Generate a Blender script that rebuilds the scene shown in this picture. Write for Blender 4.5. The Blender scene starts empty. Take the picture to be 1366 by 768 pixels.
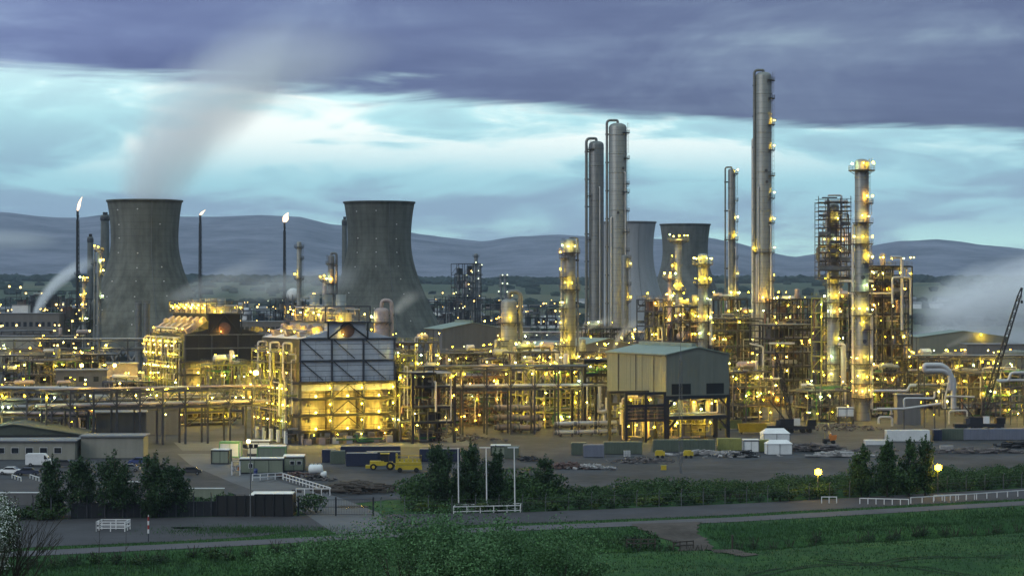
import bpy, math, random
import numpy as np
from mathutils import Vector, Matrix, Quaternion
R = math.radians
rng = random.Random(11)
nrg = np.random.default_rng(5)
sc = bpy.context.scene
COL = sc.collection

# ---------------------------------------------------------------- camera
F, H, HY = 3000.0, 34.0, 388.0       # focal length in photo pixels, eye height, horizon row
def gd(py): return H * F / (py - HY)                 # distance of a ground point seen at a row
def wx(px, D): return (px - 683.0) * D / F
def wz(py, D): return H - (py - HY) * D / F
cam = bpy.data.objects.new('camera', bpy.data.cameras.new('camera')); COL.objects.link(cam)
cam.location = (0, 0, H); cam.rotation_euler = (R(90), 0, 0)
cam.data.lens = 36 * F / 1366; cam.data.sensor_width = 36
cam.data.shift_y = 4 / 1366; cam.data.clip_end = 60000; cam.data.clip_start = 1
sc.camera = cam

# ---------------------------------------------------------------- render settings
sc.view_settings.view_transform = 'Standard'; sc.view_settings.look = 'None'
sc.view_settings.exposure = 0.3; sc.view_settings.gamma = 1.0
cy = sc.cycles
cy.use_denoising = True
try: cy.denoiser = 'OPENIMAGEDENOISE'
except Exception: pass
cy.max_bounces = 8; cy.diffuse_bounces = 2; cy.glossy_bounces = 2; cy.transmission_bounces = 2
cy.volume_bounces = 5; cy.transparent_max_bounces = 8
cy.sample_clamp_indirect = 2.0; cy.sample_clamp_direct = 30.0
cy.caustics_reflective = False; cy.caustics_refractive = False
cy.use_light_tree = True
cy.volume_step_rate = 1.0; cy.volume_max_steps = 64

# ---------------------------------------------------------------- sun (dusk glow through cloud, from the left behind the camera)
SUN = Vector((-0.72, -0.55, 0.46)).normalized()
sl = bpy.data.lights.new('sun', 'SUN'); sl.energy = 1.0; sl.angle = R(35); sl.color = (1.0, 0.975, 0.94)
so = bpy.data.objects.new('sun', sl); COL.objects.link(so)
so.rotation_euler = (-SUN).to_track_quat('-Z', 'Y').to_euler(); so.location = (-200, -200, 300)

# ---------------------------------------------------------------- sky
class NT:
    """tiny node-tree helper"""
    def __init__(s, nt): s.nt = nt; nt.nodes.clear()
    def n(s, t, **kw):
        nd = s.nt.nodes.new(t)
        for k, v in kw.items():
            if k[0] == 'i' and k[1:].isdigit(): s.set(nd.inputs[int(k[1:])], v)
            elif hasattr(nd, k): setattr(nd, k, v)
            else: s.set(nd.inputs[k.replace('_', ' ')], v)
        return nd
    def set(s, sock, v):
        if hasattr(v, 'is_output') or isinstance(v, bpy.types.NodeSocket): s.nt.links.new(v, sock)
        else: sock.default_value = v
    def m(s, op, a, b=0.0, c=0.0, clamp=False):
        nd = s.nt.nodes.new('ShaderNodeMath'); nd.operation = op; nd.use_clamp = clamp
        s.set(nd.inputs[0], a); s.set(nd.inputs[1], b); s.set(nd.inputs[2], c)
        return nd.outputs[0]
    def mix(s, f, a, b, mode='MIX'):
        nd = s.nt.nodes.new('ShaderNodeMix'); nd.data_type = 'RGBA'; nd.blend_type = mode
        s.set(nd.inputs[0], f)
        for i, v in ((6, a), (7, b)):
            if isinstance(v, tuple) and len(v) == 3: v = v + (1,)
            s.set(nd.inputs[i], v)
        return nd.outputs[2]
    def mr(s, v, a, b, c=0.0, d=1.0, smooth=True):
        nd = s.nt.nodes.new('ShaderNodeMapRange'); nd.interpolation_type = 'SMOOTHSTEP' if smooth else 'LINEAR'
        s.set(nd.inputs[0], v)
        for i, x in enumerate((a, b, c, d)): s.set(nd.inputs[i + 1], x)
        return nd.outputs[0]
    def ramp(s, v, stops):
        nd = s.nt.nodes.new('ShaderNodeValToRGB'); cr = nd.color_ramp
        while len(cr.elements) < len(stops): cr.elements.new(0.5)
        for e, (p, c) in zip(cr.elements, stops): e.position = p; e.color = tuple(c) + (1,)
        s.set(nd.inputs[0], v); return nd.outputs[0]
    def noise(s, vec, scale, detail=3, rough=0.5, dist=0.0):
        nd = s.nt.nodes.new('ShaderNodeTexNoise'); s.set(nd.inputs['Vector'], vec)
        nd.inputs['Scale'].default_value = scale; nd.inputs['Detail'].default_value = detail
        nd.inputs['Roughness'].default_value = rough; nd.inputs['Distortion'].default_value = dist
        return nd.outputs[0]

world = bpy.data.worlds.new('World'); sc.world = world; world.use_nodes = True
t = NT(world.node_tree)
tc = t.n('ShaderNodeTexCoord').outputs['Generated']
sep = t.n('ShaderNodeSeparateXYZ', i0=tc)
X, Y, Z = sep.outputs
zz = t.m('MAXIMUM', Z, 0.0)
hyp = t.m('SQRT', t.m('ADD', t.m('MULTIPLY', X, X), t.m('MULTIPLY', Y, Y)))
el = t.m('DIVIDE', zz, t.m('MAXIMUM', hyp, 0.001))            # tangent of the elevation
zo = t.m('ADD', zz, 0.010)
qx = t.m('DIVIDE', X, zo); qy = t.m('DIVIDE', Y, zo)
q = t.n('ShaderNodeCombineXYZ', i0=qx, i1=qy).outputs[0]
q2 = t.n('ShaderNodeCombineXYZ', i0=t.m('MULTIPLY', qx, 1.0), i1=t.m('MULTIPLY', qy, 1.0), i2=7.3).outputs[0]
# a high deck of cloud overhead that ends along a line some way off in front; clear air under its edge
n_edge = t.noise(q, 0.62, 5, 0.58, 0.5)
n_big = t.noise(q2, 0.22, 2, 0.5)
edge = t.m('SUBTRACT', t.m('ADD', 10.75, t.m('MULTIPLY', qx, 0.86)), qy)
edge = t.m('ADD', edge, t.m('MULTIPLY', t.m('SUBTRACT', n_edge, 0.5), 3.3))
edge = t.m('ADD', edge, t.m('MULTIPLY', t.m('SUBTRACT', n_big, 0.5), 1.2))
deck = t.mr(edge, -0.22, 0.60)
n_deck = t.noise(q, 0.34, 4, 0.52, 0.6)
n_deck2 = t.noise(q2, 0.9, 3, 0.5, 0.4)
lv = t.n('ShaderNodeCombineXYZ', i0=t.m('MULTIPLY', X, 7.0), i1=t.m('MULTIPLY', el, 16.0), i2=t.m('MULTIPLY', Y, 7.0)).outputs[0]
n_deck3 = t.noise(lv, 1.1, 6, 0.6, 0.7)
dv = t.m('ADD', t.m('ADD', t.m('MULTIPLY', n_deck, 0.42), t.m('MULTIPLY', n_deck2, 0.14)), t.m('MULTIPLY', n_deck3, 0.44))
deck_c = t.ramp(dv, [(0.40, (0.078, 0.098, 0.220)), (0.48, (0.108, 0.138, 0.270)), (0.545, (0.165, 0.215, 0.35)), (0.62, (0.29, 0.39, 0.50))])
# the base of the deck darkens just above its own edge where it is thickest
thick = t.mr(edge, 0.2, 2.2, 0.72, 1.0)
deck_c = t.mix(1.0, deck_c, t.n('ShaderNodeCombineXYZ', i0=thick, i1=thick, i2=t.m('ADD', t.m('MULTIPLY', thick, 0.7), 0.3)).outputs[0], 'MULTIPLY')
clear_c = t.ramp(t.m('MULTIPLY', el, 5.0), [(0.0, (0.36, 0.55, 0.56)), (0.10, (0.46, 0.74, 0.70)), (0.17, (0.32, 0.54, 0.62)), (0.26, (0.32, 0.60, 0.68)), (0.38, (0.46, 0.78, 0.82)), (0.48, (0.62, 0.88, 0.90))])
# thin streaks and soft lumps of lower cloud in the clear part, laid out over the same plan
sv = t.n('ShaderNodeCombineXYZ', i0=t.m('MULTIPLY', X, 6.0), i1=t.m('MULTIPLY', el, 26.0), i2=t.m('MULTIPLY', Y, 6.0)).outputs[0]
n_st = t.noise(sv, 1.0, 5, 0.55, 0.5)
n_st2 = t.noise(sv, 2.6, 4, 0.55, 0.8)
st = t.m('ADD', t.m('MULTIPLY', n_st, 0.7), t.m('MULTIPLY', n_st2, 0.3))
grey = t.mr(st, 0.43, 0.56)
low = t.mr(el, 0.03, 0.095, 1.0, 0.30)
clear_c = t.mix(t.m('MULTIPLY', t.m('MULTIPLY', grey, low), 0.85), clear_c, (0.20, 0.29, 0.42))
bright = t.mr(st, 0.50, 0.40)
hib = t.mr(el, 0.045, 0.075)
clear_c = t.mix(t.m('MULTIPLY', t.m('MULTIPLY', bright, hib), 0.8), clear_c, (1.0, 0.98, 0.93))
# overcast deck brightens upward; unseen zenith raised beyond that to light the steam
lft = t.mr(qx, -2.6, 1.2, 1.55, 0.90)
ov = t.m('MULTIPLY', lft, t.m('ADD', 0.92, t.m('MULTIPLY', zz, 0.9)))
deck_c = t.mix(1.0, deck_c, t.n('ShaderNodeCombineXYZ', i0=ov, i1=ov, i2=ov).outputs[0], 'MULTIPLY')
deck_c = t.mix(t.mr(zz, 0.12, 0.85), deck_c, (0.70, 0.92, 0.98))      # pale overhead glow out of view, added to brighten the steam
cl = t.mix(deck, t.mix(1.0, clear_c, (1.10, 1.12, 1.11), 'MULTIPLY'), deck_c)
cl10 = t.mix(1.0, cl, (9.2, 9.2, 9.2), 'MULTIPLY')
sky = t.n('ShaderNodeTexSky', sky_type='NISHITA', sun_disc=False)
sky.sun_elevation = math.asin(SUN.z); sky.sun_rotation = math.atan2(SUN.x, SUN.y); sky.altitude = 30
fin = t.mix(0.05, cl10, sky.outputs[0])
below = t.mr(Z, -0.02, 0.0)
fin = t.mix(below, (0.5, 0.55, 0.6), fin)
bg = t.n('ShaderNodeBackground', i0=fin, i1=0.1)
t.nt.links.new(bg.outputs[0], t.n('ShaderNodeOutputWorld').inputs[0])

# ---------------------------------------------------------------- materials
MATS = {}
ALB = 0.56      # most base colours scaled down to hold the dark dusk contrast
def M(name, col, rough=0.6, metal=0.0, var=0.22, scale=0.25, bump=0.0, joints=0.0, island=False, streak=False, spec=0.4, col2=None, bscale=None):
    if name in MATS: return MATS[name]
    m = bpy.data.materials.new(name); m.use_nodes = True; t = NT(m.node_tree)
    pos = t.n('ShaderNodeNewGeometry')
    p = pos.outputs['Position']
    nz = t.noise(p, scale, 4, 0.6)
    nf = t.noise(p, scale * 6.3, 3, 0.6)
    v = t.m('ADD', t.m('MULTIPLY', nz, 0.65), t.m('MULTIPLY', nf, 0.35))
    if streak:
        mp = t.n('ShaderNodeMapping', i0=p, i3=(1, 1, 0.06)).outputs[0]
        v = t.m('ADD', t.m('MULTIPLY', v, 0.45), t.m('MULTIPLY', t.noise(mp, scale * 5, 4, 0.6), 0.55))
    v = t.mr(v, 0.30, 0.70)
    col = tuple(c * ALB for c in col); col2 = col2 and tuple(c * ALB for c in col2)
    a = tuple(c * (1 - var) for c in col); b = tuple(min(1, c * (1 + var)) for c in (col2 or col))
    c = t.mix(v, a, b)
    if island:
        r = pos.outputs['Random Per Island']
        f = t.mr(r, 0, 1, 0.62, 1.42, False)
        c = t.mix(1.0, c, t.n('ShaderNodeCombineXYZ', i0=f, i1=f, i2=f).outputs[0], 'MULTIPLY')
    if joints:
        z = t.n('ShaderNodeSeparateXYZ', i0=p).outputs[2]
        fr = t.m('FRACT', t.m('DIVIDE', z, joints))
        c = t.mix(t.m('MULTIPLY', t.m('LESS_THAN', fr, 0.10), 0.35), c, (0.05, 0.05, 0.055))
    bs = t.n('ShaderNodeBsdfPrincipled', i0=c); bs.inputs['Roughness'].default_value = rough; bs.inputs['Metallic'].default_value = metal
    bs.inputs['Specular IOR Level'].default_value = spec
    if bump:
        bn = t.n('ShaderNodeBump', Height=t.noise(p, bscale or scale * 8, 4, 0.6)); bn.inputs['Strength'].default_value = 1.0; bn.inputs['Distance'].default_value = bump
        t.nt.links.new(bn.outputs[0], bs.inputs['Normal'])
    t.nt.links.new(bs.outputs[0], t.n('ShaderNodeOutputMaterial').inputs[0])
    MATS[name] = m; return m
def EM(name, col, strength, sample='AUTO'):
    if name in MATS: return MATS[name]
    m = bpy.data.materials.new(name); m.use_nodes = True; t = NT(m.node_tree)
    e = t.n('ShaderNodeEmission', i0=tuple(col) + (1,), i1=strength)
    t.nt.links.new(e.outputs[0], t.n('ShaderNodeOutputMaterial').inputs[0])
    m.cycles.emission_sampling = sample
    MATS[name] = m; return m

steel = M('painted_steel', (0.075, 0.078, 0.098), 0.55, 0.2, 0.3, 0.4)
steel2 = M('galvanised_steel', (0.19, 0.20, 0.215), 0.5, 0.4, 0.25, 0.4)
steelk = M('dark_steel', (0.022, 0.023, 0.032), 0.6, 0.1, 0.3, 0.4)
rust = M('primer_steel', (0.15, 0.085, 0.075), 0.7, 0.0, 0.35, 0.5)
alu = M('lagging_sheet', (0.32, 0.34, 0.33), 0.42, 0.35, 0.16, 0.22, joints=2.1, streak=True)
alud = M('dull_lagging_sheet', (0.21, 0.225, 0.23), 0.45, 0.35, 0.2, 0.22, joints=2.6, streak=True)
pwhite = M('pipe_lagging', (0.66, 0.66, 0.66), 0.4, 0.25, 0.15, 0.3)
ppink = M('warm_lagging', (0.45, 0.37, 0.36), 0.5, 0.1, 0.22, 0.3)
pgreen = M('green_pipe_paint', (0.05, 0.20, 0.07), 0.5, 0.0, 0.2, 0.4)
yellowp = M('yellow_paint', (0.62, 0.47, 0.03), 0.5, 0.0, 0.22, 0.6)
olive = M('olive_paint', (0.33, 0.34, 0.10), 0.6, 0.0, 0.22, 0.6)
towc = M('tower_concrete', (0.160, 0.170, 0.155), 0.9, 0.0, 0.45, 0.05, joints=3.4, streak=True, spec=0.15)
toww = M('pale_tower_concrete', (0.42, 0.43, 0.44), 0.9, 0.0, 0.12, 0.05, streak=True, spec=0.15)
conc = M('concrete', (0.30, 0.29, 0.28), 0.9, 0.0, 0.2, 0.15, spec=0.2)
darkclad = M('dark_cladding', (0.016, 0.017, 0.026), 0.6, 0.0, 0.25, 0.3)
blueclad = M('grey_cladding', (0.74, 0.77, 0.84), 0.55, 0.1, 0.14, 0.3)
firebox = M('firebox_sheet', (0.52, 0.46, 0.38), 0.6, 0.0, 0.2, 0.4, streak=True)
roofg = M('pale_green_roof', (0.27, 0.35, 0.30), 0.6, 0.0, 0.14, 0.15, streak=True)
roofgrey = M('grey_roof', (0.24, 0.25, 0.27), 0.7, 0.0, 0.2, 0.2)
roofdk = M('dark_green_roof', (0.085, 0.10, 0.08), 0.75, 0.0, 0.25, 0.2)
wallg = M('sage_cladding', (0.235, 0.25, 0.205), 0.6, 0.0, 0.10, 0.15, streak=True)
wallgrey = M('grey_wall', (0.17, 0.17, 0.175), 0.75, 0.0, 0.16, 0.15, streak=True)
cream = M('cream_wall', (0.36, 0.35, 0.29), 0.75, 0.0, 0.14, 0.2, streak=True)
white = M('white_paint', (0.98, 0.98, 0.98), 0.55, 0.0, 0.10, 0.6)
whitesheet = M('white_sheet', (0.95, 0.98, 0.97), 0.5, 0.0, 0.12, 0.4)
black = M('black_opening', (0.010, 0.010, 0.012), 0.6, 0.0, 0.1)
glass = M('dark_glass', (0.03, 0.035, 0.045), 0.12, 0.0, 0.1, spec=0.6)
navy = M('navy_container', (0.025, 0.032, 0.075), 0.5, 0.0, 0.2, 0.5)
contg = M('green_container', (0.125, 0.155, 0.115), 0.55, 0.0, 0.18, 0.4, streak=True)
contb = M('blue_grey_container', (0.22, 0.24, 0.31), 0.55, 0.0, 0.15, 0.4, streak=True)
cabing = M('sage_cabin', (0.26, 0.30, 0.22), 0.6, 0.0, 0.12, 0.4, streak=True)
mint = M('mint_trim', (0.22, 0.50, 0.20), 0.5, 0.0, 0.1)
rubber = M('tyre_rubber', (0.012, 0.012, 0.013), 0.9, 0.0, 0.1)
redp = M('red_paint', (0.42, 0.03, 0.025), 0.5, 0.0, 0.1)
orange = M('orange_paint', (0.60, 0.20, 0.03), 0.5, 0.0, 0.15)
bluep = M('blue_paint', (0.03, 0.05, 0.20), 0.4, 0.0, 0.1)
bark = M('bark', (0.05, 0.04, 0.03), 0.9, 0.0, 0.3, 2.0)
wood = M('weathered_wood', (0.075, 0.06, 0.05), 0.9, 0.0, 0.3, 1.0)
leafd = M('dark_leaf', (0.034, 0.084, 0.030), 0.7, 0.0, 0.35, 0.5, island=True, spec=0.25, col2=(0.032, 0.075, 0.022))
leafm = M('hedge_leaf', (0.038, 0.105, 0.030), 0.7, 0.0, 0.35, 0.4, island=True, spec=0.25, col2=(0.050, 0.105, 0.024))
leafl = M('light_leaf', (0.050, 0.125, 0.040), 0.7, 0.0, 0.3, 0.6, island=True, spec=0.25)
leafy = M('yellow_leaf', (0.10, 0.16, 0.025), 0.7, 0.0, 0.3, 0.6, island=True, spec=0.25)
blossom = M('blossom', (0.95, 0.98, 0.92), 0.8, 0.0, 0.15, 2.0, island=True)
woodland_m = M('woodland_leaf', (0.020, 0.034, 0.024), 0.9, 0.0, 0.4, 0.05, island=True, spec=0.1)
asphalt = M('asphalt', (0.062, 0.060, 0.070), 0.85, 0.0, 0.28, 0.12, bump=0.03, spec=0.25)
pathm = M('pale_tarmac', (0.115, 0.110, 0.125), 0.85, 0.0, 0.2, 0.15, bump=0.02, spec=0.25)
yardm = M('yard_gravel', (0.060, 0.063, 0.074), 0.9, 0.0, 0.55, 0.06, bump=0.06, spec=0.2)
slabm = M('pale_yard_slab', (0.135, 0.14, 0.155), 0.85, 0.0, 0.22, 0.08, spec=0.2)
dirt = M('dirt', (0.115, 0.098, 0.088), 0.95, 0.0, 0.3, 0.2, bump=0.06, spec=0.1)
scrapm = M('scrap_metal', (0.16, 0.14, 0.14), 0.7, 0.2, 0.6, 0.7, island=True)
scrapw = M('pale_scrap', (0.42, 0.41, 0.41), 0.7, 0.1, 0.4, 0.7, island=True)
hazel = M('warm_grey', (0.36, 0.34, 0.31), 0.7, 0.0, 0.3, 0.5)  # even warm grey for casings, pipes and vessels
WARM = (1.0, 0.64, 0.022)
lampm = EM('sodium_lamp', WARM, 1050)
lampv = EM('white_sodium_lamp', (1.0, 0.74, 0.11), 1150)
lampo = EM('orange_lamp', (1.0, 0.48, 0.05), 800)
lampg = EM('mercury_lamp', (0.80, 1.0, 0.42), 500)
lamps_ = EM('street_sodium', (1.0, 0.58, 0.010), 70)
lampx = EM('furnace_flood', (1.0, 0.68, 0.06), 1300)
lampw = EM('sodium_flood', (1.0, 0.70, 0.10), 300)
lampf = EM('far_lamp', (1.0, 0.66, 0.16), 6)
lampc = EM('cool_lamp', (0.90, 1.0, 0.62), 2.6)
flame_m = EM('gas_flame', (1.0, 0.66, 0.40), 2.4)

# ---------------------------------------------------------------- mesh helpers
def raw_mesh(name, verts, faces, mat, smooth=None):
    me = bpy.data.meshes.new(name); me.from_pydata(verts, [], faces)
    if mat: me.materials.append(mat)
    if smooth is not None:
        me.polygons.foreach_set('use_smooth', smooth if not isinstance(smooth, bool) else [smooth] * len(me.polygons))
    me.update(); return me
class MB:
    """collects pieces into one mesh"""
    def __init__(s): s.v = []; s.f = []; s.s = []
    def add(s, vs, fs, sm=False):
        o = len(s.v); s.v += [tuple(v) for v in vs]; s.f += [tuple(i + o for i in f) for f in fs]
        s.s += (sm if isinstance(sm, list) else [sm] * len(fs)); return s
    def box(s, x0, x1, y0, y1, z0, z1):
        return s.add([(x0,y0,z0),(x1,y0,z0),(x1,y1,z0),(x0,y1,z0),(x0,y0,z1),(x1,y0,z1),(x1,y1,z1),(x0,y1,z1)],
                     [(0,3,2,1),(4,5,6,7),(0,1,5,4),(1,2,6,5),(2,3,7,6),(3,0,4,7)])
    def bar(s, a, b, w, h=None):
        a = Vector(a); b = Vector(b); h = h or w; d = b - a
        if d.length < 1e-6: return s
        d.normalize(); up = Vector((0,0,1)) if abs(d.z) < 0.95 else Vector((1,0,0))
        x = d.cross(up).normalized() * w / 2; y = x.cross(d).normalized() * h / 2
        vs = [a-x-y, a+x-y, a+x+y, a-x+y, b-x-y, b+x-y, b+x+y, b-x+y]
        return s.add(vs, [(0,3,2,1),(4,5,6,7),(0,1,5,4),(1,2,6,5),(2,3,7,6),(3,0,4,7)])
    def cyl(s, a, b, r, r2=None, n=12):
        a = Vector(a); b = Vector(b); r2 = r if r2 is None else r2; d = (b - a).normalized()
        x = d.orthogonal().normalized(); y = d.cross(x)
        ring = lambda c, q: [c + (x*math.cos(2*math.pi*k/n) + y*math.sin(2*math.pi*k/n))*q for k in range(n)]
        A = ring(a, r); B = ring(b, r2)
        s.add(A + B, [(k, (k+1) % n, n + (k+1) % n, n + k) for k in range(n)], True)
        s.add(A, [tuple(reversed(range(n)))]); s.add(B, [tuple(range(n))]); return s
    def lathe(s, prof, n=20, c=(0,0), a0=0, a1=2*math.pi):
        full = abs(a1 - a0 - 2*math.pi) < 1e-6; m = n if full else n + 1
        vs = [(c[0] + r*math.cos(a0+(a1-a0)*k/n), c[1] + r*math.sin(a0+(a1-a0)*k/n), z) for r, z in prof for k in range(m)]
        fs = [(i*m+k, i*m+(k+1) % m, (i+1)*m+(k+1) % m, (i+1)*m+k) for i in range(len(prof)-1) for k in range(n)]
        return s.add(vs, fs, True)
    def tube(s, pts, r, n=10, bend=2.2, caps=True):
        pts = [Vector(p) for p in pts]; path = [pts[0]]
        for i in range(1, len(pts)-1):
            p = pts[i]; a = (pts[i-1]-p); b = (pts[i+1]-p)
            q = min(bend*r, a.length*0.49, b.length*0.49); p0 = p + a.normalized()*q; p1 = p + b.normalized()*q
            for k in range(6):
                u = k/5; path.append(p0*(1-u)**2 + p*2*u*(1-u) + p1*u*u)
        path.append(pts[-1])
        d = (path[1]-path[0]).normalized(); x = d.orthogonal().normalized(); rings = []
        for i, p in enumerate(path):
            dn = ((path[min(i+1, len(path)-1)]-path[max(i-1, 0)])).normalized()
            x = (x - dn*x.dot(dn)); x = x.normalized() if x.length > 1e-6 else dn.orthogonal().normalized()
            y = dn.cross(x)
            rings.append([p + (x*math.cos(2*math.pi*k/n)+y*math.sin(2*math.pi*k/n))*r for k in range(n)])
        vs = [v for rg in rings for v in rg]
        s.add(vs, [(i*n+k, i*n+(k+1) % n, (i+1)*n+(k+1) % n, (i+1)*n+k) for i in range(len(rings)-1) for k in range(n)], True)
        if caps: s.add(rings[0], [tuple(reversed(range(n)))]); s.add(rings[-1], [tuple(range(n))])
        return s
    def mesh(s, name, mat): return raw_mesh(name, s.v, s.f, mat, s.s)
    def build(s, name, mat, parent=None, loc=(0,0,0)): return link(name, s.mesh(name, mat), parent, loc)
def link(name, data, parent=None, loc=(0,0,0), rot=None, scale=None):
    o = bpy.data.objects.new(name, data); COL.objects.link(o)
    if parent is not None: o.parent = parent
    o.location = loc
    if rot is not None:
        if isinstance(rot, Quaternion): o.rotation_mode = 'QUATERNION'; o.rotation_quaternion = rot
        else: o.rotation_euler = rot
    if scale is not None: o.scale = scale
    return o
def tag(o, label, cat=None, group=None, kind=None):
    if label: o['label'] = label
    if cat: o['category'] = cat
    if group: o['group'] = group
    if kind: o['kind'] = kind
    return o
def thing(name, label, cat, loc=(0,0,0), rz=0.0, group=None):
    return tag(link(name, None, None, loc, (0, 0, rz)), label, cat, group)
UNIT = {}
def unit(kind, mat):
    k = (kind, mat.name)
    if k not in UNIT:
        b = MB()
        if kind == 'box': b.box(-.5,.5,-.5,.5,-.5,.5)
        elif kind == 'cyl': b.cyl((0,0,-.5),(0,0,.5),1,n=10)
        elif kind == 'cylf': b.cyl((0,0,-.5),(0,0,.5),1,n=20)
        elif kind == 'drum': b.lathe([(0.02,-.5),(.45,-.495),(.8,-.46),(1,-.40),(1,.40),(.8,.46),(.45,.495),(.02,.5)], 14)
        elif kind == 'lamp':
            p = (1+5**.5)/2; n = math.sqrt(1+p*p)
            v = [(-1,p,0),(1,p,0),(-1,-p,0),(1,-p,0),(0,-1,p),(0,1,p),(0,-1,-p),(0,1,-p),(p,0,-1),(p,0,1),(-p,0,-1),(-p,0,1)]
            b.add([(a/n,c/n,d/n) for a,c,d in v], [(0,11,5),(0,5,1),(0,1,7),(0,7,10),(0,10,11),(1,5,9),(5,11,4),(11,10,2),(10,7,6),(7,1,8),(3,9,4),(3,4,2),(3,2,6),(3,6,8),(3,8,9),(4,9,5),(2,4,11),(6,2,10),(8,6,7),(9,8,1)])
        UNIT[k] = b.mesh(kind + '_' + mat.name, mat)
    return UNIT[k]
def box(par, name, mat, x0, x1, y0, y1, z0, z1):
    return link(name, unit('box', mat), par, ((x0+x1)/2, (y0+y1)/2, (z0+z1)/2), None, (abs(x1-x0), abs(y1-y0), abs(z1-z0)))
def _al(a, b):
    a = Vector(a); b = Vector(b); d = b - a
    return (a+b)/2, d.to_track_quat('Z', 'Y'), d.length
def beam(par, name, mat, a, b, w, h=None):
    c, qn, L = _al(a, b); return link(name, unit('box', mat), par, c, qn, (w, h or w, L))
def rod(par, name, mat, a, b, r, kind='cyl'):
    c, qn, L = _al(a, b); return link(name, unit(kind, mat), par, c, qn, (r, r, L))
def pipe(par, name, mat, pts, r, bend=2.5, n=8): return MB().tube(pts, r, n, bend).build(name, mat, par)
def lamp_scale(r):
    k = rng.random()
    return (r*1.7, r*.5, r*.5) if k < .18 else (r*.75, r*.7, r*1.1) if k < .4 else (r, r, r)
def lamp(par, p, r=0.30, mat=None):
    q = rng.random(); m = mat or (lampv if q < .26 else lampo if q < .40 else lampg if q < .48 else lampm)
    return link('lamp', unit('lamp', m), par, p, None, lamp_scale(r*.60) if m in (lampm, lampv, lampo, lampg) else (r, r, r))
TH = R(25)      # the plant stands on a grid turned this much from the picture plane
def U(a, b): return (a*math.cos(TH) - b*math.sin(TH), a*math.sin(TH) + b*math.cos(TH))

# ================================================================ the setting
def sstep(x, a, b):
    u = np.clip((x - a) / (b - a), 0, 1); return u * u * (3 - 2 * u)
PATH = [(-260, 205), (-150, 251), (-64, 290.6), (-34.8, 304), (-4.6, 320), (33, 334.5), (82, 360.4), (140, 392), (320, 490)]
PX = np.array([p[0] for p in PATH], float); PY = np.array([p[1] for p in PATH], float)
def path_y(x): return np.interp(x, PX, PY)
FENCE = [(-330, 300), (-150, 325), (-71, 335.5), (-43, 340), (2, 346.5), (38, 361), (88.6, 389), (140, 418), (320, 520)]
FXa = np.array([p[0] for p in FENCE], float); FYa = np.array([p[1] for p in FENCE], float)
def fence_y(x): return np.interp(x, FXa, FYa)
def vnoise(x, y, s, seed):
    """smooth value noise on arrays"""
    g = np.random.default_rng(seed).random((64, 64)); u = x / s; v = y / s
    i = np.floor(u).astype(int); j = np.floor(v).astype(int); a = u - i; b = v - j
    a = a*a*(3-2*a); b = b*b*(3-2*b); i0 = i % 64; j0 = j % 64; i1 = (i+1) % 64; j1 = (j+1) % 64
    return (g[i0, j0]*(1-a)+g[i1, j0]*a)*(1-b) + (g[i0, j1]*(1-a)+g[i1, j1]*a)*b
def ground_z(x, y):
    x = np.asarray(x, float); y = np.asarray(y, float)
    a = 31.5 - 0.132 * y; z = .5 * (a + np.sqrt(a * a + 4)) * (1 - sstep(y, 236, 262)); z = np.where(y < 0, 31.6, z)
    d = path_y(x) - y                                     # metres in front of the path
    z = z - 1.5 * np.exp(-((d - 23) / 3.4) ** 2) * sstep(x, -90, -60) - 0.9 * sstep(d, 3.5, 12)
    soft = sstep(d, 7, 13)
    z = z + soft * (vnoise(x, y, 9, 1) - .5) * 0.7 + soft * (vnoise(x, y, 2.5, 2) - .5) * 0.35
    far = sstep(y, 1900, 5200) * 52 + sstep(y, 2400, 5200) * (vnoise(x, y, 900, 3) - .5) * 26
    return z + far
ys = np.concatenate([np.linspace(-400, 220, 50), np.linspace(226, 400, 100), np.linspace(410, 1900, 40), np.linspace(1960, 7400, 60)])
ts = np.linspace(-1, 1, 241)
xx = np.array([[tt * (110 + 0.42 * abs(y) + 0.00004 * y * y) * (1 + 0.8*abs(tt)**3) for tt in ts] for y in ys]); yy = np.repeat(ys[:, None], len(ts), 1)
zg = ground_z(xx, yy)
def grid_obj(name, xx, yy, zz, mat):
    n, m = xx.shape; v = np.stack([xx, yy, zz], -1).reshape(-1, 3)
    i = np.arange(n - 1)[:, None] * m + np.arange(m - 1)[None]; f = np.stack([i, i + 1, i + m + 1, i + m], -1).reshape(-1, 4)
    me = bpy.data.meshes.new(name); me.vertices.add(len(v)); me.vertices.foreach_set('co', v.ravel())
    me.loops.add(f.size); me.loops.foreach_set('vertex_index', f.ravel().astype(np.int32)); me.polygons.add(len(f))
    me.polygons.foreach_set('loop_start', np.arange(0, f.size, 4, dtype=np.int32)); me.polygons.foreach_set('use_smooth', np.ones(len(f), bool))
    me.update(calc_edges=True); me.validate(); me.materials.append(mat); return link(name, me)
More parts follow.
